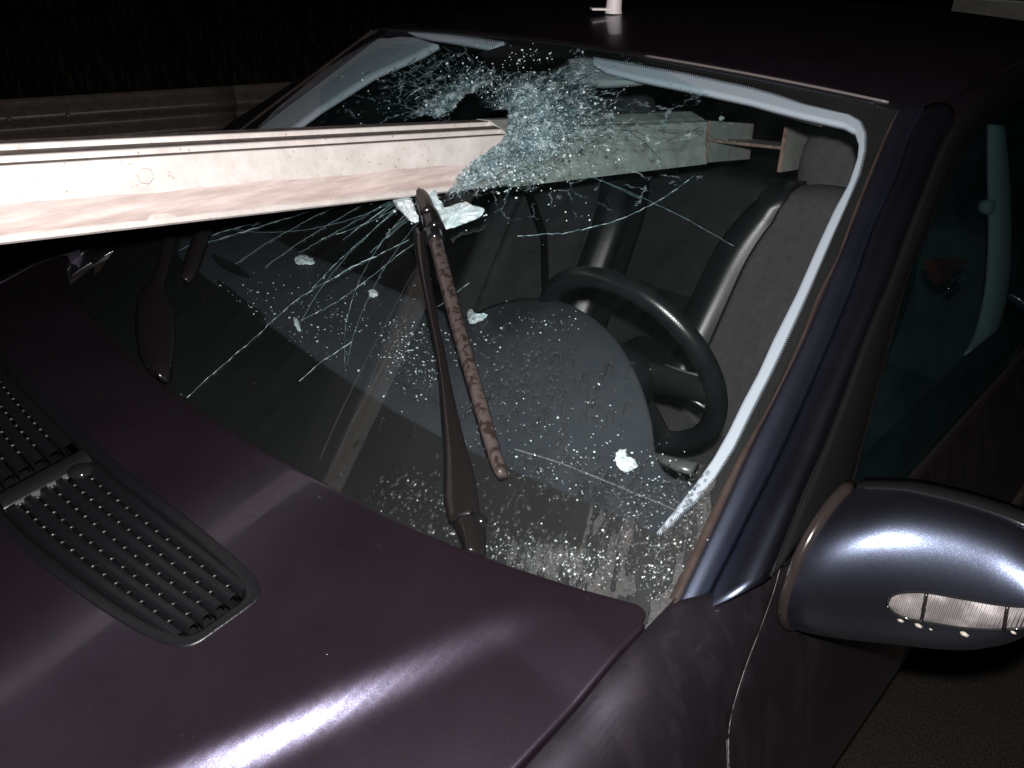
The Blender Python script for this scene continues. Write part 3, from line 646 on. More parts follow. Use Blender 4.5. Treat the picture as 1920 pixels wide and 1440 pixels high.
for mir in (False, True):
    nm = 'windscreen_pillar'
    V, F = loft(G2, G3, 7, NP*.006); pil = mk(nm, V, F, M['paint_pillar'], car, solid=.003, mirror=mir)
    V, F = loft(G3b+NP*.002, G4, 14, NP*.022); mk('outer_pillar_panel', V, F, M['paint_blue'], pil, mirror=mir, solid=.003)
    b = B(); R_ = (G1+G2)/2+NP*.001; L_ = np.linalg.norm(G2-G1, axis=1)/2
    V = []
    for i in range(NC):
        wv = (G2[i]-G1[i])/2+np.array([1e-4, 0, 0]); wv = wv/np.linalg.norm(wv)*max(.0035, L_[i])
        V += [R_[i]-wv*1.05-NP*.004, R_[i]-wv+NP*.002, R_[i]-wv*.4+NP*.004, R_[i]+wv*.4+NP*.004, R_[i]+wv+NP*.002, R_[i]+wv*1.05-NP*.004]
    b.add(V, gridf(6, NC)); b.build('glass_seal', M['rubber'], pil, mirror=mir)
    b = B(); b.tube(G3+(G3b-G3)*.5-NP*.001, .0028, 8); b.build('pillar_gasket', M['drub'], pil, mirror=mir)
    # dark inner structure
    V, F = loft(G1-NP*.03, G4-NP*.03, 4); mk('pillar_core', V, F, M['carpet'], pil, mirror=mir, solid=.01)
# roof
def roofz(x, y):
    t = y-yh(x); z0 = Wz(x, yh(x))+.006; cr_ = .075*(1-exp(-max(t, 0)/.40)) - .045*max(t, 0)**2*.62
    ed = abs(x)/.655; return z0+cr_*(1-.25*ed**2)-.028*max(0, ed-.80)**2/.04
nu, nv = 81, 70; V = []
us = np.linspace(-1, 1, nu); ts = np.concatenate([[-.012, -.010, -.004], np.linspace(0, 1, nv-3)**1.2])
for t in ts:
    for u in us:
        x = u*(.634+.022*ss(0, .12, max(t, 0))-.05*max(0, t)**2); y0 = yh(x)
        if t < 0: V.append((x, y0+.0015+(0 if t > -.006 else .004), roofz(x, y0)-(.002 if t > -.006 else (.007 if t > -.011 else .02))))
        else: y = y0+.002+t*1.30; V.append((x, y, roofz(x, y)))
roof = mk('roof', V, gridf(nu, len(ts)), M['paint'], car)
b = B(); b.tube([(x, yh(x)-.002, Wz(x, yh(x))+.002) for x in np.linspace(-.62, .62, 50)], .0035, 8); b.build('header_seal', M['gloss'], roof)
b = B(); b.tube([(x, yh(x)-.0045, Wz(x, yh(x))+.0045) for x in np.linspace(.18, .622, 40)], .0022, 8); b.build('header_glint', M['edge_glint2'], roof)  # extra tube drawing the bright edge line, on the lit stretch only
# roof side rails beyond the pillars
g3e = [G3[-1], (.652, 1.0, roofz(.652, 1.0)-.004), (.652, 1.3, roofz(.652, 1.3)-.004), (.645, 1.7, roofz(.645, 1.7)-.006), (.62, 2.0, 1.33), (.60, 2.2, 1.25)]
g4e = [G4[-1]]+[pw(p) for p in ((1815,199),(1849,171),(1890,150),(1920,140))]; g4e += [(g4e[-1][0], 1.75, 1.33), (.69, 2.05, 1.24)]
g3e = cr(g3e, 40); g4e = cr(g4e, 40)
G5p = [pw(p) for p in ((1594,902),(1612,830),(1650,690),(1700,508),(1733,435),(1756,376),(1773,334),(1801,282),(1825,251),(1849,223),(1885,198),(1920,180))]; G5p += [(G5p[-1][0], 1.62, 1.30), (.70, 1.9, 1.20)]
G5 = cr(G5p, 80); G4full = cr(list(G4[::6])+[G4[-1]]+list(g4e[1::5])+[g4e[-1]], 80)
for mir in (False, True):
    V, F = loft(g3e, g4e, 8, NWn*.008); mk('roof_rail', V, F, M['paint'], roof, mirror=mir, solid=.003)
    V, F = loft(np.array([(p[0]-.03, p[1], p[2]+.0) for p in g3e]), g3e, 3); mk('rain_gutter', V, F, M['rubber'], roof, mirror=mir)
# body sides --------------------------------------------------------
SH = [hit(*p, S) for p in ((1463,1066),(1450,1113),(1426,1179),(1413,1210),(1395,1260),(1383,1297),(1370,1345),(1366,1385),(1367,1440))]
TF = [hit(*p, S) for p in ((1250,1133),(1272,1126),(1340,1111),(1400,1091),(1445,1073),(1460,1066))]
def phi(X): return math.asin(max(-1, min(1, (X[2]-.6)/(float(ztop(np.float64(X[1])))-.6))))
CUT = sorted([(phi(X), X[1]) for X in TF+SH]); CUT = [(-1.2, CUT[0][1]+.05), (-.3, CUT[0][1]+.03)]+CUT+[(1.58, TF[0][1])]
cp = [c[0] for c in CUT]; cy_ = [c[1] for c in CUT]
def ycut(ph): return float(np.interp(ph, cp, cy_))
PH_D = phi(SH[0])
def lipped(name, ys_of_ph, phs, side, parent, mat, wheel=None, mirror=False):
    # side +1: lip on the rear end, -1: on the front end
    V = []; nU = 70; ex = [(.25, .0005), (.5, .0012), (.75, .0024), (1., .0035), (1.6, .014)]
    for ph in phs:
        y0, y1 = ys_of_ph(ph); row = [sidept(y, ph) for y in y0+(y1-y0)*np.linspace(0, 1, nU)]
        nrm = np.array([cos(ph)/.135*.135, 0, sin(ph)]) if ph > 0 else np.array([1, 0, -.1]); nrm /= np.linalg.norm(nrm)
        end = row[-1] if side > 0 else row[0]; lip = []
        for e, dn in ex: lip.append(end+np.array([0, side*.003*sin(min(e, 1)*pi/2), 0])-nrm*dn)
        V += (row+lip) if side > 0 else (lip[::-1]+row)
    nn = nU+len(ex); F = gridf(nn, len(phs))
    if wheel is not None: F = [f for f in F if (lambda c: (c[1]-wheel)**2+(c[2]-.33)**2 > .36**2)(np.mean([V[k] for k in f], axis=0))]
    return mk(name, V, F, mat, parent, mirror=mirror)
phsF = np.concatenate([np.linspace(-1.0, 1.2, 50), np.linspace(1.22, pi/2, 30)])
for mir in (False, True):
    fd = lipped('front_fender', lambda ph: (-1.15, ycut(ph)-.0016), phsF, 1, car, M['paint_side'], wheel=-.78, mirror=mir)
    # inner lip along the hood gap
    V = []
    for y in np.linspace(-1.1, .085, 60):
        zt = float(ztop(np.float64(y)))
        for dx, dz in ((0.001, 0), (-.0015, -.001), (-.0022, -.004), (-.002, -.03)): V.append((XE+dx, y, zt+dz))
    mk('fender_flange', V, gridf(4, 60), M['paint'], fd, mirror=mir)
    door = lipped('front_door', lambda ph: (ycut(ph)+.0016, 1.32 if ph < .915 else max(ycut(ph)+.06, .44)), np.linspace(-1.0, PH_D, 60), -1, car, M['paint_side'], mirror=mir)
    # shut-line shadow backing
    V = [];
    for ph in np.linspace(-.8, PH_D, 50):
        for dy in (-.03, .03): p = sidept(ycut(ph)+dy, ph); V.append(p-np.array([.018*cos(ph), 0, .018*sin(ph)]))
    mk('door_seal', V, gridf(2, 50), M['rubber'], door, mirror=mir)
    b = B(); b.tube([sidept(ycut(ph)+.0008, ph)-np.array([.0015*cos(ph), 0, .0015*sin(ph)]) for ph in np.linspace(-.3, PH_D, 60)], .0011, 8); b.build('door_edge_glint', M['edge_glint'], door, mirror=mir)  # thin tube added as the bright highlight on the door edge
    b = B(); b.tube([sidept(ycut(ph)-.0035, ph)-np.array([.0008*cos(ph), 0, .0008*sin(ph)]) for ph in np.linspace(-.3, .75, 40)], .0009, 8); b.build('fender_edge_glint', M['edge_glint'], fd, mirror=mir)  # second highlight line, added on the fender side
    # shoulder between the door skin and the window line
    b = B(); belt = np.array([(.852, y, .900) for y in np.linspace(.40, 1.35, 40)]); topd = np.array([sidept(y, .91) for y in np.linspace(.40, 1.35, 40)])
    V, F = loft(topd, belt, 5, (.004, 0, .004)); mk('door_shoulder', V, F, M['paint'], door, mirror=mir)
    b = B(); b.tube([(.852, y, .903) for y in np.linspace(.36, 1.35, 12)], .005, 8); b.build('belt_seal', M['drub'], door, mirror=mir)
    # frame round the window
    V, F = loft(G4full, G5, 7, NWn*.004); mk('door_frame', V, F, M['gloss'], door, mirror=mir, solid=.004)
    for cv in (G5, G4full):
        b = B(); b.tube(cv+NWn*.002, .0028, 8); b.build('window_seal', M['drub'], door, mirror=mir)
    bl = np.array([(.8515, y, .898) for y in np.linspace(.40, 1.9, 80)])
    V, F = loft(G5-NWn*.004, bl-NWn*.004, 20); gls = mk('side_window', V, F, M['pglass'], door, mirror=mir)
    # small black sail panel under the pillar foot
    tri = [pw((1476,1000)), pw((1470,1060)), np.array([.836, .32, .958]), pw((1594,902)), pw((1546,836))]
    mk('mirror_sail', [t_+NWn*.001 for t_ in tri], [(0, 1, 2, 3, 4)], M['gloss'], door, smooth=False, mirror=mir, solid=.006)
    # door inner panel
    b = B(); b.box((.79, .85, .66), (.02, .52, .24)); b.box((.76, .85, .72), (.025, .30, .03)); b.build('door_card', M['carpet'], door, mirror=mir, bevel=.01)
    # rear flank
    lipped('rear_flank', lambda ph: (1.327, 3.35-.15*ph*ph), np.linspace(-1., pi/2, 40), -1, car, M['paint'], wheel=2.0, mirror=mir)
    for yw in (-.78, 2.0):
        whl = B(); whl.lathe((.80, yw, .315), (1, 0, 0), [(.21, -.1), (.30, -.1), (.315, -.08), (.315, .07), (.30, .095), (.22, .095)], 40)
        wo = whl.build('road_wheel', M['rubber'], car, mirror=mir)
        rim = B(); rim.lathe((.80, yw, .315), (1, 0, 0), [(.21, -.05), (.215, .09), (.205, .092), (.195, .04), (.06, .05), (.05, .08), (.01, .085)], 30); rim.build('rim', M['silver'], wo, mirror=mir)
# body ends, deck, rear glass, underbody
V = []
for t in np.linspace(0, 1, 14):
    a = t*pi/2*1.15
    for u in np.linspace(-1, 1, 40): x = u*(.70+.19*t); yy = -1.17-.35*sin(a)*(1-.35*u*u)+.05*t; V.append((x, yy, .80-.55*(1-cos(a))))
mk('front_bumper', V, gridf(40, 14), M['paint'], car)
V = []
for t in np.linspace(0, 1, 20):
    for u in np.linspace(-1, 1, 30): x = u*(.60+.10*t); y = 2.10+.55*t; V.append((x, y, 1.345-.40*t-.02*abs(u)**3+.02*sin(pi*t)))
mk('rear_window', V, gridf(30, 20), M['pglass'], car)
V = []
for t in np.linspace(0, 1, 14):
    for u in np.linspace(-1, 1, 30): V.append((u*.775, 2.62+t*.75, .955-.01*t-.25*max(0, t-.85)*4*t-.03*u*u))
mk('boot_lid', V, gridf(30, 14), M['paint'], car)
V = []
for t in np.linspace(0, 1, 10):
    for u in np.linspace(-1, 1, 20): V.append((u*.88, 3.38+.12*sin(pi*t)-.06*u*u, .82-.55*t))
mk('rear_bumper', V, gridf(20, 10), M['paint'], car)
b = B(); b.box((0, 1.15, .22), (.80, 2.2, .02)); b.box((0, .05, .55), (.74, .02, .33)); b.box((0, 2.3, .6), (.72, .03, .33)); b.box((0, -.6, .35), (.6, .5, .12)); b.build('floor_pan', M['carpet'], car, smooth=False)

# interior ------------------------------------------------------------
def Dz(x, y):
    bump = .075*np.exp(-(np.abs((x-.40)/.20)**3))*ss(.12, .42, y)
    return .950+.10*y+bump-.0*y
Dsh = lambda x, y, z: z-Dz(x, y)
rearE = [(300,440),(380,420),(470,425),(560,470),(640,500),(720,535),(800,570),(850,592),(880,592),(930,570),(1010,558),(1080,577),(1150,632),(1195,710),(1220,790),(1228,850),(1250,890),(1300,905)]
frontE = [(230,560),(300,600),(370,650),(480,730),(560,790),(640,840),(700,870),(760,900),(820,930),(880,950),(960,970),(1030,990),(1100,1010),(1160,1020),(1200,1030),(1225,1035),(1245,1020),(1270,985)]
RE = cr(rearE, 120); FE = cr(frontE, 120)
RE3 = [hit(p[0], p[1], Dsh) for p in RE]; FE3 = [hit(p[0], p[1], Dsh) for p in FE]
V = []
nvd = 40
for j in range(nvd):
    t = j/(nvd-1)
    for a, c in zip(FE, RE): V.append(hit(*(a*(1-t)+c*t), Dsh))
last = V[-120:]
for k, (dy, dz) in enumerate(((.003, -.002), (.005, -.008), (.003, -.03), (-.06, -.12), (-.05, -.30))): V += [p+np.array([0, dy, dz]) for p in last]
dash = mk('dashboard', V, gridf(120, nvd+5), M['dash'], car)
print('dash rear', [np.round(RE3[i], 3).tolist() for i in (0, 40, 60, 75, 90, 110, 119)])
def ond(px, py, o=.001): return hit(px, py, lambda x, y, z: z-Dz(x, y)-o)
def dmark(bb, pts, wd, o=.0012):
    P = cr(pts, max(6, len(pts)*6))
    for i in range(len(P)-1):
        d = P[i+1]-P[i]; l = np.linalg.norm(d)+1e-9; nn = np.array([-d[1], d[0]])/l*wd/2
        bb.add([ond(*(P[i]+nn), o), ond(*(P[i+1]+nn), o), ond(*(P[i+1]-nn), o), ond(*(P[i]-nn), o)], [(0, 1, 2, 3)])
M['seam'] = pmat('pale_scuffed_seam', (.16, .17, .18), .6)
b = B(); dmark(b, [(965,842),(1050,868),(1150,908),(1285,964)], 2.2); b.build('dash_seam', M['seam'], dash)
b = B(); dmark(b, [(1232,835),(1200,885),(1160,935)], 1.5); b.build('dash_crease', M['black'], dash)
b = B(); dmark(b, [(640,640),(720,700),(830,760)], 1.); b.build('dash_crease', M['black'], dash)
# defroster slot and centre vent
def slot(pts, name):
    bb = B(); P = cr(pts, 24); V = []
    for p in P:
        for s, o in ((-1, .001), (-.9, .004), (-.6, .001), (.6, .001), (.9, .004), (1, .001)): V.append(ond(p[0]+s*p[2]*.5, p[1]-s*p[2], o))
    bb.add(V, gridf(6, 24)); bb.build(name, M['etch'], dash)
slot([(408,528,3),(425,545,8),(450,568,9),(480,588,8),(500,600,3)], 'air_vent')
slot([(398,478,3),(412,490,7),(440,505,8),(468,520,3)], 'air_vent')
# steering wheel
swc = np.array([.398, .51, .966]); R0 = .174; tl = .35; e1 = np.array([1, 0, 0]); e2 = np.array([0, -sin(tl), cos(tl)]); e3 = np.cross(e1, e2)
sw = empty('steering_wheel', tuple(swc), None, None); 
for k_ in ('label', 'category'):
    if k_ in sw: del sw[k_]
sw.parent = car; OFF[sw.name] = swc.copy()
a = np.linspace(0, 2*pi, 97)[:-1]; V = []
for t in a:
    c = swc+R0*(cos(t)*e1+sin(t)*e2); rd = cos(t)*e1+sin(t)*e2
    for k in range(16): q = 2*pi*k/16; V.append(c+.0185*cos(q)*rd+.0165*sin(q)*e3)
F = gridf(16, 96, True)+[(95*16+i, 95*16+(i+1) % 16, (i+1) % 16, i) for i in range(16)]
mk('wheel_rim', V, F, M['wheelr'], sw)
b = B(); V = []
for (s, d) in ((.0, .030), (.45, .028), (.75, .02), (.95, .006), (1.0, -.01), (.95, -.03)):
    for k in range(32):
        q = 2*pi*k/32; rr = (abs(cos(q))**3+abs(sin(q))**3)**(-1/3.); V.append(swc+s*rr*(.072*cos(q)*e1+.058*sin(q)*e2)+e3*(.02-d))
b.add(V, gridf(32, 6, True)+[tuple(range(32))]); b.build('wheel_hub', M['wheelr'], sw)
for ang, nm in ((0.08, 'wheel_spoke'), (pi-.08, 'wheel_spoke'), (-pi/2+.35, 'wheel_spoke'), (-pi/2-.35, 'wheel_spoke')):
    rd = cos(ang)*e1+sin(ang)*e2; tn = -sin(ang)*e1+cos(ang)*e2; b = B()
    V = []
    for s in np.linspace(.05, .172, 8):
        wd = .030-.012*((s-.05)/.12); p = swc+rd*s+e3*.012*(1-(s-.05)/.12)
        V += [p-tn*wd-e3*.004, p-tn*wd*.8+e3*.004, p+e3*.007, p+tn*wd*.8+e3*.004, p+tn*wd-e3*.004]
    b.add(V, gridf(5, 8)); b.build(nm, M['gloss'], sw, solid=.006)
for aa, r1 in ((.25, .165), (-.22, .168)):
    rd = cos(aa)*e1+sin(aa)*e2; b = B(); b.tube([swc+rd*.075-e3*.012, swc+rd*.12-e3*.006-e2*.004, swc+rd*r1-e3*.002], [.0035, .003, .0025], 8); b.build('spoke_glint', M['silver'], sw)  # silver tubes added as the glints on the spokes
b = B(); b.tube([swc+e3*.03, swc+e3*.22+np.array([0, 0, -.02])], [.04, .055], 20); b.build('steering_column', M['black'], car)
b = B(); P = [hit(*p, lambda x, y, z: y-.40) for p in ((1226,850),(1248,862),(1275,872),(1302,880))]; b.tube(P, [.004, .010, .015, .013], 14, flat=.6); b.build('indicator_stalk', M['silver'], car)

# seats
def seat(cx_, fab, side):
    s = empty('seat', (cx_, 1.05, .24), None, None)
    s.parent = car; OFF[s.name] = np.array([cx_, 1.05, .24])
    def back(u, v):  # u -1..1 across, v 0..1 up; a gently dished backrest
        y = 1.02+.30*v; z = .48+.56*v; hw = (.235-.035*v-.07*max(0, v-.72)**2*9)
        bol = .07*exp(-((abs(u)-.86)/.22)**2)*(1-.55*v)
        return np.array([cx_+u*hw, y-bol-.015*(1-u*u), z+(.03*(1-u*u) if v > .97 else 0)])
    for nm, ua, ub, m in (('backrest', -.66, .66, fab), ('side_bolster', .66, 1.0, M['leather']), ('side_bolster', -1.0, -.66, M['leather'])):
        V = []; nU, nV = 24, 40
        for j in range(nV):
            for i in range(nU):
                u = ua+(ub-ua)*i/(nU-1); v = j/(nV-1); p = back(u, v)
                if nm == 'backrest': p[1] += .004*sin(v*30+u*3)*(1 if fab is M['fabric2'] else .2)+(.006*exp(-((abs(u)-.64)/.02)**2))
                V.append(p)
        # wrap round the outside and over the top
        if nm == 'side_bolster':
            sg = 1 if ub > .9 else -1; V = []; nU = 24
            for j in range(nV):
                v = j/(nV-1)
                for i in range(nU):
                    t = i/(nU-1); u = sg*(.66+.34*min(1, t/.55)); p = back(u, v)
                    q = max(0, (t-.45)/.55); p = p+np.array([sg*.016*sin(min(1, q*1.6)*pi/1.0), .13*q*q+.02*q, 0]); V.append(p)
        top = V[-nU:]; V = list(V)
        for dy, dz in ((.02, .018), (.06, .028), (.11, .02), (.14, -.03)): V += [p+np.array([0, dy, dz]) for p in top]
        mk(nm, V, gridf(nU, nV+4), (M['fabric2'] if (cx_ < 0 and ub < 0) else m), s, solid=.012)
    V = []
    for j in range(20):
        for i in range(24):
            u = -1+2*i/23; v = j/19; V.append((cx_+u*.25, 1.08-.50*v, .47+.03*v+.05*exp(-((abs(u)-.85)/.2)**2)-(.05*max(0, v-.85)**2*30)))
    mk('seat_cushion', V, gridf(24, 20), fab, s, solid=.08)
    # headrest: rounded block
    V = []; hc = np.array([cx_-.01*side, 1.455, 1.125])
    for j in range(17):
        th = -pi/2+pi*j/16
        for k in range(28):
            q = 2*pi*k/28; e = .65; sg = lambda v_: np.sign(v_)*abs(v_)**e
            V.append(hc+np.array([.135*sg(cos(th))*sg(cos(q)), .05*sg(cos(th))*sg(sin(q))+.02*sin(th), .10*sg(sin(th))]))
    mk('headrest', V, gridf(28, 17, True), fab, s)
    for dx in (-.06, .06):
        b = B(); b.tube([(cx_+dx, 1.40, .98), (cx_+dx, 1.45, 1.1)], .006, 10); b.build('headrest_post', M['chrome'], s)
    return s
seat(.37, M['fabric'], 1); seat(-.37, M['fabric2'], -1)
b = B(); b.box((0, 1.95, .62), (.66, .10, .30)); b.box((0, 1.72, .42), (.66, .22, .07)); b.build('rear_bench', M['fabric2'], car, bevel=.05)
b = B(); b.box((0, .85, .42), (.09, .38, .16)); b.box((0.02, 1.1, .60), (.075, .14, .03)); b.build('centre_console', M['leather'], car, bevel=.02)
b = B(); b.tube([(.03, .75, .60), (.03, .74, .72)], .012, 12); b.lathe((.03, .74, .73), (0, 0, 1), [(.02, -.03), (.026, 0), (.02, .02), (.005, .028)], 16); b.build('gear_lever', M['gloss'], car)
# seat belt between seats
b = B(); b.tube([(-.60, 1.25, 1.12), (-.35, 1.16, .85), (-.18, 1.0, .55)], .022, 6, flat=.06, up=(0, 1, .3)); b.build('seat_belt', M['carpet'], car)

# pale trim on pillars and header
TI = [(1231,999),(1269,952),(1304,908),(1339,858),(1367,808),(1394,752),(1422,700),(1450,638),(1495,549),(1533,462),(1565,393),(1592,344),(1608,296),(1611,268),(1604,246),(1582,234),(1547,226),(1502,216),(1450,203),(1407,191),(1287,165),(1192,146),(1134,131),(1112,118)]
TO = [(1240,1002),(1290,960),(1318,926),(1349,886),(1384,840),(1418,771),(1453,702),(1477,652),(1529,537),(1568,447),(1599,378),(1620,326),(1630,284),(1631,249),(1617,221),(1593,204),(1556,197),(1504,185),(1452,168),(1409,157),(1289,130),(1194,114),(1130,102),(1112,100)]
V, F = pxloft(crp(TO, 140), crp(TI, 140), 6, W(-.016)); trim = mk('pillar_and_header_trim', V, F, M['trim'], car, solid=.01)
TL = [(730,52),(684,78),(608,124),(524,190),(450,262),(400,330)]; TL2 = [(822,84),(790,103),(704,140),(600,206),(540,250),(470,330)]
V, F = pxloft(crp(TL, 50), crp(TL2, 50), 8, W(-.022)); mk('pillar_and_header_trim', V, F, M['trim'], car, solid=.01)
V, F = pxloft(crp([(742,50),(808,54),(886,66),(955,80)], 30), crp([(760,66),(808,77),(873,88),(930,99)], 30), 4, W(-.018)); mk('pillar_and_header_trim', V, F, M['trim'], car, solid=.01)
# headliner underside
V = []
for t in np.linspace(0, 1, 20):
    for u in np.linspace(-1, 1, 30): x = u*.60; y = yh(x)+.02+t*1.2; V.append((x, y, roofz(x, y)-.045))
mk('headliner', V, gridf(30, 20), M['headliner'], car)
# visors, mirror
V, F = pxloft(crp([(1060,120),(1100,112),(1150,130),(1200,143),(1248,152)], 30), crp([(1052,145),(1080,158),(1130,166),(1190,162),(1248,153)], 30), 6, W(-.045))
M['visor'] = pmat('grey_visor', (.20, .215, .23), .8, spec=.2); mk('sun_visor', V, F, M['visor'], car, solid=.012)
V, F = pxloft(crp([(1392,194),(1450,205),(1500,217),(1552,231)], 20), crp([(1400,199),(1450,214),(1500,228),(1540,238)], 20), 3, W(-.05)); mk('sun_visor', V, F, M['visor'], car, solid=.012)
mb = B(); P = [(900,100),(950,84),(1010,82),(1060,96),(1065,112),(1040,128),(1000,140),(950,132),(915,118)]; 
V = [hit(*p, W(-.006)) for p in cr(P+[P[0]], 41)[:-1]]; V2 = [v-WN*.05 for v in V]; c0 = np.mean(V, axis=0)
mk('rear_view_mirror', V+V2+[c0-WN*.004, c0-WN*.06], gridf(40, 2, True)+[(i, (i+1) % 40, 80) for i in range(40)]+[(40+(i+1) % 40, 40+i, 81) for i in range(40)], M['gloss'], car)
# pale B-pillar trim seen through the side window
pb = lambda p: plane(*p[:2], (.70, 1.2, 1.1), (1, 0, .30))
V = []
for p in cr([(1862,236,12),(1870,330,20),(1874,430,22),(1868,540,22),(1846,620,18),(1808,668,3)], 30):
    V += [pb((p[0]-p[2], p[1]-2)), pb((p[0], p[1]))+np.array([.012, 0, 0]), pb((p[0]+p[2]*.8, p[1]+2))]
M['btrim'] = pmat('pale_trim_behind_tinted_glass', (.15, .18, .18), .8, spec=.2); mk('door_pillar_trim', V, gridf(3, 30), M['btrim'], car, solid=.01)
b = B(); c = pb((1851, 388)); b.lathe(c, (1, -.3, .2), [(.015, -.01), (.015, .008), (.008, .012), (.003, .013)], 18); b.build('belt_anchor', M['btrim'], car)
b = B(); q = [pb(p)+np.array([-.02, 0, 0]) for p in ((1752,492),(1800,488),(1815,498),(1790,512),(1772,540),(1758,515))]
mk('red_reflection_plate', q, [tuple(range(6))], M['red'], car, smooth=False, solid=.02)  # red plate added inside in place of a reflection in the side window
b = B(); b.tube([pb((1778, 542)), pb((1800, 526))], [.004, .006], 8); b.build('reflection_glint_tip', M['chrome'], car)  # bright tip added as the white glint beside that reflection

# wipers ---------------------------------------------------------------
def wiper(hinge, arm, blade, clips, hook, piv):
    bmt = M['bladem'] if clips else M['wiper']
    wp = empty('wiper', tuple(hit(hinge[0][0], hinge[0][1], W(.0))), None, None); wp.parent = car
    o1, o2 = .022, .034
    V, F = strap(hinge, W(o1+.008), .016, 14, .5); mk('wiper_hinge', V, F, M['wiper'], wp)
    V, F = strap(arm, W(o1+.003), .007, 46, .5); mk('wiper_arm', V, F, M['wiper'], wp)
    V, F = strap(blade, W(o2), .013, 60, .35); mk('wiper_blade', V, F, bmt, wp)
    for cl in clips: V, F = strap(cl, W(o2+.006), .02, 8, .2); mk('blade_clip', V, F, M['gloss'], wp)
    if hook: V, F = strap(hook, W(o2+.010), .012, 20, .5); mk('arm_hook', V, F, M['wiper'], wp)
    if piv: b = B(); c = hit(*piv, W(o1)); b.lathe(c, (1, .1, 0), [(.007, -.012), (.008, 0), (.007, .009), (.003, .011)], 16); b.build('pivot_cap', M['gloss'], wp)
    return wp
def blademat():
    m, t, b = nt('wet_wiper_rubber'); L = t.links.new; co = coord(t, (1, .6, .6)); n = N(t, 'ShaderNodeTexNoise', Scale=120., Detail=4., Distortion=.5); L(co, n.inputs['Vector'])
    c = ramp(t, n.outputs[0], [(.42, (.026, .018, .017)), (.52, (.072, .056, .053))]); L(c, b.inputs['Base Color']); b.inputs['Roughness'].default_value = .35
    bp = N(t, 'ShaderNodeBump', Strength=.6, Distance=.001); L(n.outputs[0], bp.inputs['Height']); L(bp.outputs[0], b.inputs['Normal']); return m
M['bladem'] = blademat()
wiper([(884,1038,17),(882,1010,21),(878,990,25),(872,972,28)], [(869,972,30),(862,930,31),(858,885,27),(850,830,20),(842,780,15),(832,710,10),(822,650,8.5),(808,580,8.5),(796,520,9),(788,470,11),(784,430,10)],
      [(806,424,13),(812,440,13),(838,540,13),(868,650,13),(898,755,13),(922,840,13),(936,880,12),(939,889,8)], [[(800,392,17),(804,402,18),(808,414,19),(811,422,19)], [(806,428,18),(811,444,17)]],
      [(750,358,3),(763,353,6),(780,356,10),(790,368,14),(796,384,15),(800,396,15)], (897, 975))
wiper([(303,708,5),(299,698,14),(294,688,22)], [(294,688,22),(291,660,32),(289,620,36),(287,580,34),(286,552,27),(293,528,13),(302,500,11),(313,450,11),(322,400,11),(330,350,10)],
      [(343,522,5),(349,506,11),(358,480,12),(372,440,12),(385,400,11),(395,350,10)], [], None, None)

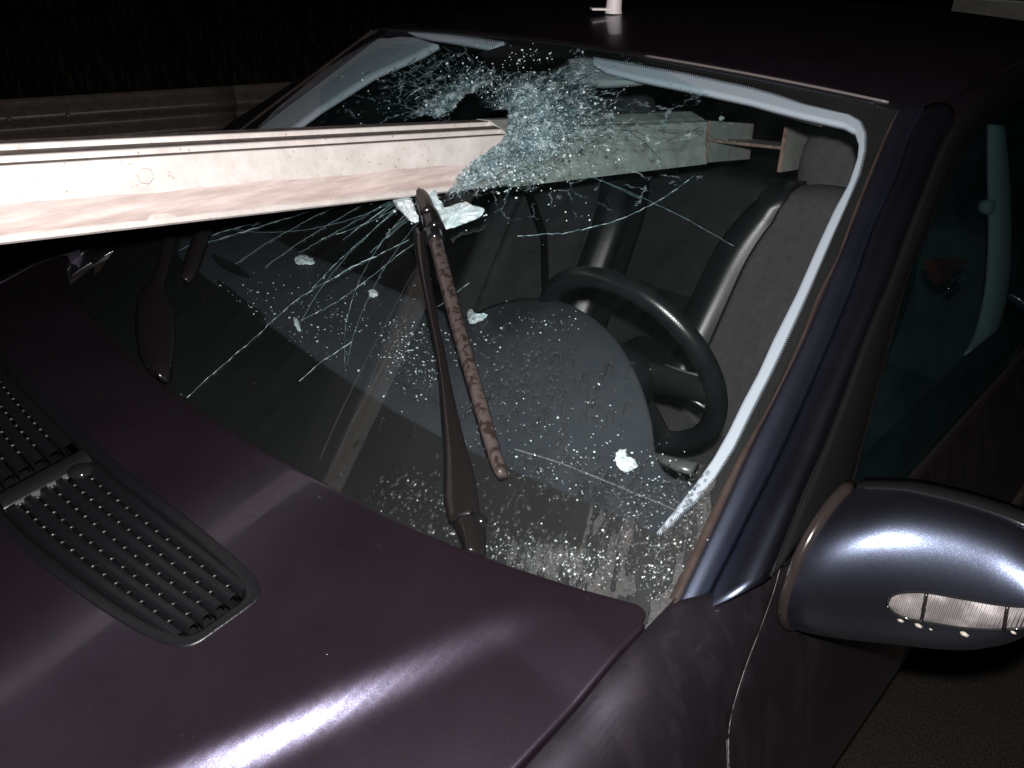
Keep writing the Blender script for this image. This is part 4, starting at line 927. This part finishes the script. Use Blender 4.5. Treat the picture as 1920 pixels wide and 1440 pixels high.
# door mirror ------------------------------------------------------------
def mirror(mir):
    dm = empty('door_mirror', ((-1 if mir else 1)*.84, .27, .95), None, None); dm.parent = car
    top = cr([(1600,916),(1640,916),(1700,920),(1770,935),(1840,955),(1920,985),(1985,1025),(2012,1075)], 50)
    bot = cr([(1530,1150),(1590,1168),(1650,1182),(1720,1194),(1790,1202),(1860,1199),(1940,1172),(2012,1085)], 50)
    q3 = lambda p: plane(*p, (0, .27, 0), (.0, 1, 0))
    T3 = [q3(p) for p in top]; B3 = [q3(p) for p in bot]; V = []
    for i in range(50):
        s = i/49; bul = .100*(.62+.38*exp(-(s/.27)**2))*sqrt(max(0, 1-s**14))
        m_ = (T3[i]+B3[i])/2; h = (T3[i]-B3[i])/2
        nd = np.array([-.05, -1, .0])
        for k in range(28):
            th = -pi/2+pi*k/27; V.append(m_+h*sin(th)+nd*bul*(abs(cos(th))**.85))
    CV = [v.copy() for v in V]; cap = mk('mirror_cap', V, gridf(28, 50), M['paint_blue'], dm, mirror=mir)
    # shell edge + glass
    V = []
    for i in range(50): m_ = (T3[i]+B3[i])/2; V += [T3[i], T3[i]+np.array([0, .03, 0])*1., m_+(T3[i]-m_)*.85+np.array([0, .032, 0]), m_+(B3[i]-m_)*.85+np.array([0, .032, 0]), B3[i]+np.array([0, .03, 0]), B3[i]]
    mk('mirror_shell', V, gridf(6, 50), M['black'], dm, mirror=mir)
    b = B(); b.tube([p+np.array([0, -.001, .001]) for p in T3[2:-2]], .0016, 8); b.build('mirror_trim', M['gloss'], dm, mirror=mir)
    V = []
    for i in range(4, 46): m_ = (T3[i]+B3[i])/2; V += [m_+(T3[i]-m_)*.84+np.array([0, .034, 0]), m_+(B3[i]-m_)*.84+np.array([0, .034, 0])]
    mk('mirror_glass', V, gridf(2, 42), M['chrome'], dm, mirror=mir)
    ring = [np.array(v) for v in CV[:28]]
    b = B(); b.tube([v+np.array([-.005, .004, 0]) for v in ring], .0075, 10, up=(1, 0, 0)); b.build('mirror_gasket', M['gasket'], dm, mirror=mir)
    V = []
    for k, v in enumerate(ring):
        t = k/27; q_ = np.array([.846-.008*t, .245+.06*t*(1-t)+.02*t, .915+.06*t]); v0 = v+np.array([-.008, .006, 0])
        for w_ in (0, .25, .6, 1): V.append(v0*(1-w_)+q_*w_+np.array([0, .015, 0])*sin(pi*w_))
    mk('mirror_foot', V, gridf(4, 28), M['paint_blue'], dm, mirror=mir)
    # indicator
    it = cr([(1664,1133),(1668,1120),(1685,1112),(1730,1110),(1800,1121),(1880,1134),(1940,1135),(1975,1110)], 40); ib = cr([(1664,1135),(1672,1146),(1695,1158),(1750,1169),(1820,1179),(1890,1180),(1945,1168),(1975,1112)], 40)
    from mathutils.bvhtree import BVHTree
    bv = BVHTree.FromPolygons([Vector(v) for v in CV], gridf(28, 50))
    def oncap(p, o):
        vv = ray(*p); vn = Vector(vv).normalized(); h_ = bv.ray_cast(Vector(CAM), vn)
        if h_[0] is None: h_ = bv.find_nearest(Vector(CAM+vv*.98))
        return np.array(h_[0])-np.array(vn)*o
    for nm, o, mt in (('indicator_reflector', .0012, M['reflector']), ('indicator_lens', .0030, M['lens'])):
        V = []
        for j in range(9):
            t = j/8
            for i in range(40):
                p = it[i]*(1-t)+ib[i]*t; V.append(oncap(p, o+(.003 if nm == 'indicator_lens' else .0012)*sin(pi*t)))
        mk(nm, V, gridf(40, 9), mt, dm, mirror=mir)
    b = B(); b.tube([oncap(p, .0028) for p in np.concatenate([it, ib[::-1]])], .0015, 8); b.build('indicator_bezel', M['gloss'], dm, mirror=mir)
    for xx in (1740, 1893):
        b = B(); i = int(np.argmin(abs(it[:, 0]-xx))); j = int(np.argmin(abs(ib[:, 0]-(xx-12)))); b.tube([oncap(it[i]*(1-q_)+ib[j]*q_, .0032+.003*sin(pi*q_)) for q_ in np.linspace(.02, .98, 10)], .0020, 6); b.build('lens_rib', M['wiper'], dm, mirror=mir)
def reflmat():
    m, t, b = nt('indicator_reflector'); L = t.links.new; b.inputs['Metallic'].default_value = .35; b.inputs['Roughness'].default_value = .25; b.inputs['Base Color'].default_value = (.62, .55, .54, 1)
    wv = N(t, 'ShaderNodeTexWave', Scale=95., Distortion=1.2, **{'Detail Scale': .6}); L(coord(t), wv.inputs['Vector']); n = N(t, 'ShaderNodeTexNoise', Scale=34., Detail=3.); L(coord(t), n.inputs['Vector']); L(ramp(t, n.outputs[0], [(.38, (.26, .235, .235)), (.52, (.46, .42, .42)), (.64, (.80, .76, .76))]), b.inputs['Base Color'])
    a = N(t, 'ShaderNodeMath', operation='ADD'); L(wv.outputs[1], a.inputs[0]); L(n.outputs[0], a.inputs[1])
    bp = N(t, 'ShaderNodeBump', Strength=.9, Distance=.003); L(a.outputs[0], bp.inputs['Height']); L(bp.outputs[0], b.inputs['Normal']); return m
M['reflector'] = reflmat(); M['gasket'] = pmat('brown_wet_gasket', (.018, .014, .013), .2)
mirror(False)

# ================================================================== the steel beam through the windscreen
def bdepth(x): return 141.8/(142-.0535*x)
Pt0 = CAM+ray(0, 311)*bdepth(0); Pb0 = CAM+ray(0, 455)*bdepth(0); Pt1 = CAM+ray(1322, 226)*bdepth(1322); Pb1 = CAM+ray(1319, 303)*bdepth(1322)
Pt1 = CAM+ray(1322, 234)*bdepth(1322)
bd_ = (Pb1-Pb0); Lb = np.linalg.norm(bd_); bd_ /= Lb
bu = np.array([-.10, 0, 1.]); bu = bu-(bu@bd_)*bd_; bu /= np.linalg.norm(bu); bo = np.cross(bu, bd_)
if bo@(CAM-Pb0) < 0: bo = -bo      # towards the camera
Pt0 = plane(0, 311, Pb0, bo); hB = (Pt0-Pb0)@bu; Pt1 = plane(1322, 234, Pb0, bo)
print('beam dir', bd_.round(3), 'up', bu.round(3), 'out', bo.round(3), 'h', round(hB, 4), 'h1', np.linalg.norm(Pt1-Pb1).round(4))
beam = empty('steel_beam', tuple(Pb0-bd_*.5), 'long galvanised steel beam speared through the windscreen above the hood', 'beam')
h = hB
# closed section, points (out, up): near face with rounded top edge, groove, lips; flange thickness and the far flange
sec = [(-.010, .005), (-.006, .000), (.004, -.002), (.010, .002), (.007, .008), (-.002, .016), (-.006, .024), (-.004, .032), (0, .040), (0, h-.001), (-.0012, h), (-.014, h+.001), (-.0145, h+.0080), (-.016, h+.0095), (-.044, h+.0125), (-.0445, h+.0190), (-.046, h+.0205), (-.076, h+.022), (-.080, h+.019), (-.082, .002), (-.080, 0), (-.074, .0), (-.072, .004), (-.072, h-.012), (-.012, h-.012)]
P = []; nS = 90
for s in np.linspace(-.55, Lb, nS):
    for o_, u_ in sec: P.append(Pb0+bd_*s+bo*o_+bu*u_)
F = gridf(len(sec), nS, True)
bm = mk('beam_profile', P, F, M['galv'], beam, smooth=False); bm.modifiers.new('b', 'BEVEL').width = .001
for (o0, u0, o1_, u1, w_) in ((-.0015, h+.0003, -.0135, h+.0012, 1), (-.017, h+.0098, -.0435, h+.0126, 1), (-.0475, h+.0207, -.076, h+.0222, 1)):
    Pq = []
    for s in np.linspace(-.55, Lb-.3, 60):
        for q_ in (0, .5, 1): Pq.append(Pb0+bd_*s+bo*(o0+(o1_-o0)*q_)+bu*(u0+(u1-u0)*q_+.0006))
    mk('dark_channel', Pq, gridf(3, 60), M['darksteel'], beam)  # darker strips laid along the stepped top
Pq = []
for s in np.linspace(-.55, Lb-.62, 80):
    for o0, u0 in ((.0005, .044), (-.0008, .034), (-.0045, .0265), (-.0035, .020), (-.0008, .0155), (.0055, .0095)): Pq.append(Pb0+bd_*s+bo*(o0+.0014)+bu*(u0+.0012*sin(s*23)+.001*sin(s*57)))
mk('lower_band', Pq, gridf(6, 80), M['band'], beam)  # browner, darker strip laid along the lower fillet
# cut end
mk('cut_end', P[-len(sec):]+[p+bd_*.0015 for p in P[-len(sec):]], gridf(len(sec), 2, True)+[tuple(range(len(sec), 2*len(sec)))], M['rust'], beam, smooth=False)
# bolt head
def facept(px, py):
    return plane(px, py, Pb0, bo)
c = facept(270, 329); b = B(); V = []
for r_, o_ in ((.0115, -.001), (.0115, .006), (.0098, .0075), (.004, .0078)):
    for k in range(6): a = pi/6+k*pi/3+.3; V.append(c+r_*(cos(a)*bd_+sin(a)*bu)+bo*o_)
b.add(V, gridf(6, 4, True)+[tuple(range(18, 24))]); b.build('bolt_head', M['galv'], beam, smooth=False)
# H section stub at the far end
vd = np.array([-.22672535, .95730929, -.17931686])
a1 = CAM+ray(1327, 226)*1.975; a2 = CAM+ray(1318, 304)*1.975; c1 = CAM+ray(1478, 238)*1.95; c2 = CAM+ray(1464, 323)*1.95
across = (c1+c2)/2-(a1+a2)/2; across /= np.linalg.norm(across)
b = B(); be = B(); t_ = .009
def slabq(bb, q, ln, m0=0.):   # q: four corners of the cut face
    q = [np.array(v) for v in q]; bb.add([v+vd*m0 for v in q]+[v+vd*ln for v in q], [(0, 1, 2, 3), (7, 6, 5, 4), (0, 4, 5, 1), (1, 5, 6, 2), (2, 6, 7, 3), (3, 7, 4, 0)])
f1 = [a1, a2, a2+across*t_, a1+across*t_]; f2 = [c1-across*t_, c2-across*t_, c2, c1]
w1 = a1*.53+a2*.47; w2 = c1*.53+c2*.47; up_ = (a1-a2)/np.linalg.norm(a1-a2); wb = [w1+across*t_+up_*.004, w1+across*t_-up_*.003, w2-across*t_-up_*.004, w2-across*t_+up_*.003]
for q in (f1, f2, wb): slabq(b, q, .42, .0015); slabq(be, q, .0015, 0)
b.build('flanged_stub', M['galv3'], beam, smooth=False); be.build('stub_cut_edge', M['rust'], beam, smooth=False)
# spliced sleeve between beam and stub, greyer metal
P = []
for s in np.linspace(Lb-.66, Lb-.004, 10):
    for o_, u_ in ((.0125, -.004), (.0125, .004), (.0025, .03), (.0025, h+.002), (-.014, h+.011), (-.046, h+.0235), (-.083, h+.0235), (-.014, h+.0105)): P.append(Pb0+bd_*s+bo*o_+bu*u_)
mk('splice_sleeve', P, gridf(8, 10, True)+[tuple(range(8))[::-1], tuple(range(72, 80))], M['galv2'], beam, smooth=False)

# ================================================================== loose glass
def lump(pts, f, th, seed, m, name, label, cat, group=None):
    """a chunk of crumbled glass: px outline extruded to an uneven slab"""
    r2 = np.random.RandomState(seed); P = cr(list(pts)+[pts[0]], 28)[:-1]; c = P.mean(0); V = []; rings = [(1, -.5), (1.03, -.1), (.98, .3), (.82, .6), (.5, .8), (.2, .9)]
    for s, hh in rings:
        for p in P:
            q = c+(p-c)*s+r2.normal(0, .9, 2); V.append(hit(q[0], q[1], f)+WN*(th*hh+r2.normal(0, th*.14)))
    V.append(hit(c[0], c[1], f)+WN*th*.9); k = len(P)
    F = gridf(k, len(rings), True)+[tuple(range(k))[::-1]]+[((len(rings)-1)*k+i, (len(rings)-1)*k+(i+1) % k, len(V)-1) for i in range(k)]
    F2 = []
    for f_ in F:
        if len(f_) == 4: F2 += [(f_[0], f_[1], f_[2]), (f_[0], f_[2], f_[3])]
        else: F2.append(f_)
    base = np.mean(V, axis=0); o = mk(name, np.array(V)-base, F2, m, smooth=False); o.location = base; return props(o, label, cat, group)
M['slabw'] = pmat('white_crushed_glass', (.62, .72, .76), .2, coat=1., var=(.85, .9, .92), vscale=70, bump=1., bscale=160)
lump([(734,370),(745,360),(758,364),(772,374),(778,392),(783,408),(780,414),(768,412),(755,398),(742,386)], W(.034), .010, 1, M['slabw'], 'glass_chunk', 'white crumbled glass chunk hanging left of the wiper hook under the beam', 'broken glass')
lump([(797,354),(812,351),(819,362),(822,374),(830,384),(826,392),(812,392),(804,376)], W(.020), .008, 2, M['slab'], 'glass_chunk', 'pale blue glass chunk pressed between beam and top of the wiper blade', 'broken glass')
lump([(820,396),(845,388),(870,380),(895,388),(908,392),(898,406),(870,416),(845,424),(830,430),(822,414)], W(.014), .007, 3, M['slab'], 'glass_chunk', 'teal pointed glass slab lying right of the wiper blade clip', 'broken glass')
Dsf = lambda o: (lambda x, y, z: z-Dz(x, y)-o)
lump([(1156,850),(1163,843),(1172,845),(1176,856),(1190,862),(1194,872),(1184,880),(1172,884),(1160,876),(1154,864)], Dsf(.004), .004, 4, M['slabw'], 'glass_flake', 'large bright white glass flake on the dashboard near the wheel stalk', 'broken glass')
lump([(876,585),(884,580),(892,590),(902,592),(912,590),(900,600),(880,604)], Dsf(.006), .006, 5, M['slab'], 'glass_flake', 'jagged glass flake at the left foot of the instrument hood', 'broken glass')
lump([(692,546),(700,543),(708,550),(700,556),(693,553)], Dsf(.003), .004, 6, M['slabw'], 'glass_flake', 'small white glass flake on the dashboard left of the wiper arm', 'broken glass')
lump([(553,484),(566,478),(582,484),(590,492),(572,494),(556,494)], Dsf(.004), .004, 8, M['slab'], 'glass_flake', 'dull glass flake near the far edge of the dashboard under the beam', 'broken glass')
lump([(550,596),(557,598),(563,620),(558,617)], Dsf(.003), .003, 9, M['slab'], 'glass_flake', 'narrow upright glass splinter on the dashboard beside the air vent', 'broken glass')
# crumbs and drops ----------------------------------------------------
ico = [(0, 0, 1), (.89, 0, .45), (.28, .85, .45), (-.72, .53, .45), (-.72, -.53, .45), (.28, -.85, .45), (.72, .53, -.45), (-.28, .85, -.45), (-.89, 0, -.45), (-.28, -.85, -.45), (.72, -.53, -.45), (0, 0, -1)]
icf = [(0,1,2),(0,2,3),(0,3,4),(0,4,5),(0,5,1),(1,6,2),(2,7,3),(3,8,4),(4,9,5),(5,10,1),(6,7,2),(7,8,3),(8,9,4),(9,10,5),(10,6,1),(11,7,6),(11,8,7),(11,9,8),(11,10,9),(11,6,10)]
ico = np.array(ico)
b = B()
CZ = [((470,560),(90,45),90),((600,620),(90,60),170),((760,640),(70,60),260),((790,700),(60,60),160),((900,660),(60,50),60),((1030,600),(90,30),60),((1000,790),(90,40),30),((1130,790),(60,40),20),((1100,850),(110,30),50),((1180,880),(60,40),50),((1230,930),(40,30),40),((640,560),(140,60),80)]
for (zx, zy), (sx1, sy1), cnt in CZ:
    for _ in range(int(cnt*.8)):
        x = nr.normal(zx, sx1*.6); y = nr.normal(zy, sy1*.6)
        X = hit(x, y, Dsf(.0015)); r_ = min(.0024, .00045+nr.exponential(.0005))
        if abs(X[1]) > .6 or X[1] < .0: continue
        b.add(X+ico*r_*np.array([1, 1, .6])*(.7+.6*nr.rand(12, 1)), icf)
props(b.build('glass_crumbs', M['chip'], smooth=False), 'scattered glass crumbs sparkling on the dashboard', 'broken glass', kind='stuff')
# loose grains round the impact; lower down, white beads added as drop sparkle
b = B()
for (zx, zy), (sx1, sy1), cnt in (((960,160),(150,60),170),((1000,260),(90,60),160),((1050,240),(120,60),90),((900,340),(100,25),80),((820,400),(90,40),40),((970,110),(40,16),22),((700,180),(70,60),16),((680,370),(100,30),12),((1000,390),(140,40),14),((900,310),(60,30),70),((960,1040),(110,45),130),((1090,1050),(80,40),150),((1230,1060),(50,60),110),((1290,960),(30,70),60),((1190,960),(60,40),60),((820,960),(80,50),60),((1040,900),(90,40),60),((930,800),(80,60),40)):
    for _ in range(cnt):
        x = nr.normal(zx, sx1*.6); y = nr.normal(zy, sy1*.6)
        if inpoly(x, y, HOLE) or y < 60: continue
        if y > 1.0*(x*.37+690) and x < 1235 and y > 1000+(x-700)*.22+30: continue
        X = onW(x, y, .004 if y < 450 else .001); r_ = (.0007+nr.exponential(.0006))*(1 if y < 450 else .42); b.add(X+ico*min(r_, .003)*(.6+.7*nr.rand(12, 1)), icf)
props(b.build('glass_grains_and_sparkle', M['chip'], smooth=False), 'glass grains round the windscreen impact and white beads added as raindrop sparkle lower down', 'broken glass', kind='stuff')
# water drops: low domes
def dome(bb, c, n, r_, hgt, el=1., dirv=None):
    n = np.array(n)/np.linalg.norm(n); a = np.cross(n, [0.2, .9, .3]) if dirv is None else np.array(dirv, float); a = a-(a@n)*n; a /= np.linalg.norm(a); c_ = np.cross(n, a); V = []
    for (s, hh) in ((1, 0), (.92, .38), (.7, .72), (.36, .95)):
        for k in range(9): t = 2*pi*k/9; V.append(c+r_*s*(cos(t)*a*el+sin(t)*c_)+n*hgt*hh)
    V.append(c+n*hgt); bb.add(V, gridf(9, 4, True)+[(27+i, 27+(i+1) % 9, 36) for i in range(9)])
b = B()
DZ = [((760,930),(110,45),160),((900,990),(90,50),200),((1000,1040),(90,40),330),((1080,1060),(80,40),330),((1170,1010),(60,60),280),((1240,1050),(40,60),220),((1290,960),(30,60),200),((1220,930),(60,40),130),((1040,890),(90,40),120),((930,790),(80,60),110),((1000,700),(110,70),80),((1150,900),(60,40),60),((860,870),(50,40),40)]
for (zx, zy), (sx1, sy1), cnt in DZ:
    for _ in range(cnt):
        x = nr.normal(zx, sx1*.65); y = nr.normal(zy, sy1*.65)
        if inpoly(x, y, [(700,900),(600,880),(740,980),(900,1040),(1050,1090),(1150,1120),(1235,1135),(1262,1120),(1400,845),(1440,760),(1400,600),(700,600)]):
            X = onW(x, y, .0008); r_ = min(.0045, .0007+nr.exponential(.0009)); dome(b, X, WN, r_, r_*.45, 1+nr.rand()*.8, (.2*nr.randn(), 1, .55))
for (zx, zy), (sx1, sy1), cnt in (((1020,700),(130,70),46),((960,640),(60,60),14),((1010,870),(110,40),40),((900,760),(40,80),16),((1150,930),(60,40),16),((760,720),(60,60),18),((1060,770),(90,60),16)):
    for _ in range(cnt):
        x = nr.normal(zx, sx1*.6); y = nr.normal(zy, sy1*.6); ln = nr.uniform(8, 34); hk = nr.uniform(4, 13)*nr.choice([-1, 1, 1]); sl = -.28+nr.normal(0, .08)
        pts = [(x+sl*ln, y+ln), (x+sl*ln*.5+nr.normal(0, 1.5), y+ln*.5), (x, y), (x+hk*.5, y-2.5), (x+hk, y+nr.normal(0, 1))]
        if nr.rand() < .35: pts += [(x+hk+sl*ln*.6, y+ln*.6)]
        if min(p[0] for p in pts) < 560 or max(p[0]*.9+p[1] for p in pts) > 2120: continue
        b.tube([onW(p[0], p[1], .0006) for p in cr(pts, 10)], .00055, 6)
props(b.build('raindrops', M['drop']), 'raindrops and wet runs beaded on the lower windscreen', 'water', kind='stuff')
b = B()
def drops(cnt, fn, r0=.0008, rs=.0008):
    for _ in range(cnt):
        X, n_ = fn(); r_ = min(.004, r0+nr.exponential(rs)); dome(b, X, n_, r_, r_*.5, 1+nr.rand()*.3)
def f1_():
    i = nr.randint(2, 40 if nr.rand() < .8 else NC-2) if nr.rand() < .3 else nr.randint(1, 16); t = nr.rand(); return (G2[i]*(1-t)+G3[i]*t+NP*(.0065*4*t*(1-t)+.0005), NP)
drops(170, f1_, .0006, .0006)
def f2_():
    x = nr.uniform(-.1, .62); y = yh(x)+.001+abs(nr.normal(0, .006)); return (np.array([x, y, roofz(x, y)+.0003]), (0, -.3, 1))
drops(40, f2_, .0006, .0006)
def f3_():
    x = nr.uniform(-.5, .75); y = ye(x)-abs(nr.normal(0, .35)); return (np.array([x, y, float(Hz(x, y))+.0002]), (0, -.1, 1))
drops(800, f3_, .0003, .00028)
props(b.build('paint_droplets', M['drop']), 'tiny raindrops on the painted pillar, hood and roof edge', 'water', kind='stuff')

# white plastic cap on the roof
zr = 1.43
for _ in range(12): vv = plane(1150, 26, (0, 0, zr), (0, 0, 1)); zr = roofz(vv[0], vv[1])

cap = empty('plastic_cap', tuple(vv), 'small white plastic cap with a flat tab standing on the dark roof', 'plastic cap')
b = B(); b.lathe(vv+np.array([0, 0, .001]), (0, 0, 1), [(.019, 0), (.019, .003), (.0175, .006), (.0155, .05), (.0145, .053), (.008, .054)], 28); b.build('cup', M['white'], cap)
tb = B(); dirt = -CR*.9-CD*.1; dirt[2] = 0; dirt /= np.linalg.norm(dirt); sd = np.cross([0, 0, 1], dirt)
tb.box(vv+dirt*.028+np.array([0, 0, .0095]), (.022, .014, .0022), [dirt, sd, (0, 0, 1)]); tb.build('tab', M['white'], cap, smooth=False, bevel=.001)

lump([(1349,221),(1352,219),(1357,221),(1354,224),(1350,224)], lambda x, y, z: (np.array([x, y, z]).T-(Pb1+bo*.02)).dot(bo) if np.ndim(x) else (np.array([x, y, z])-(Pb1+bo*.02))@bo, .003, 12, M['slabw'], 'glass_flake', 'tiny white flake added as a glint at the cut end of the beam inside the car', 'broken glass')  # flake added to draw a bright glint beside the stub

# drips hanging under the mirror lamp
b = B()
for (px_, py_, r_) in ((1688,1163,.0042),(1722,1173,.0045),(1808,1189,.0050),(1900,1186,.003),(1745,1180,.002)):
    X = CAM+ray(px_, py_)*.86; X = plane(px_, py_, (0, .205, 0), (0, 1, 0)); b.add(X+ico*np.array([r_, r_*.5, r_*.55]), icf)
props(b.build('mirror_drips', M['drip']), 'pale water drips clinging under the lamp of the door mirror', 'water', kind='stuff')

# made-up pale wall some metres behind the car, in place of lit ground
pc = [plane(px_, 0, (0, 7.2, 0), (0, 1, 0)) for px_ in (1795, 2150)]; zt_ = pc[0][2]+.01
cb = empty('added_pale_wall', ((pc[0][0]+pc[1][0])/2, 7.2, 0), 'pale wall added behind the roof at top right in place of lit ground', 'barrier')
b = B(); V = []
for x_ in np.linspace(pc[0][0], pc[1][0]+.8, 12):
    for dy, z_ in ((-.30, 0), (-.30, .08), (-.14, .30), (-.08, zt_), (.08, zt_), (.14, .30), (.30, .08), (.30, 0)): V.append((x_, 7.2+dy, z_))
b.add(V, gridf(8, 12)+[tuple(range(8)), tuple(range(88, 96))[::-1]]); b.build('wall', pmat('pale_wall_concrete', (.36, .34, .29), .9, var=(.5, .47, .41), vscale=5, bump=.6, bscale=40), cb, smooth=False)
b = B(); b.box(((pc[0][0]+pc[1][0])/2+.4, 7.2, zt_+.01), ((pc[1][0]-pc[0][0])/2+.4, .09, .008)); b.build('coping', M['galv3'], cb, smooth=False)
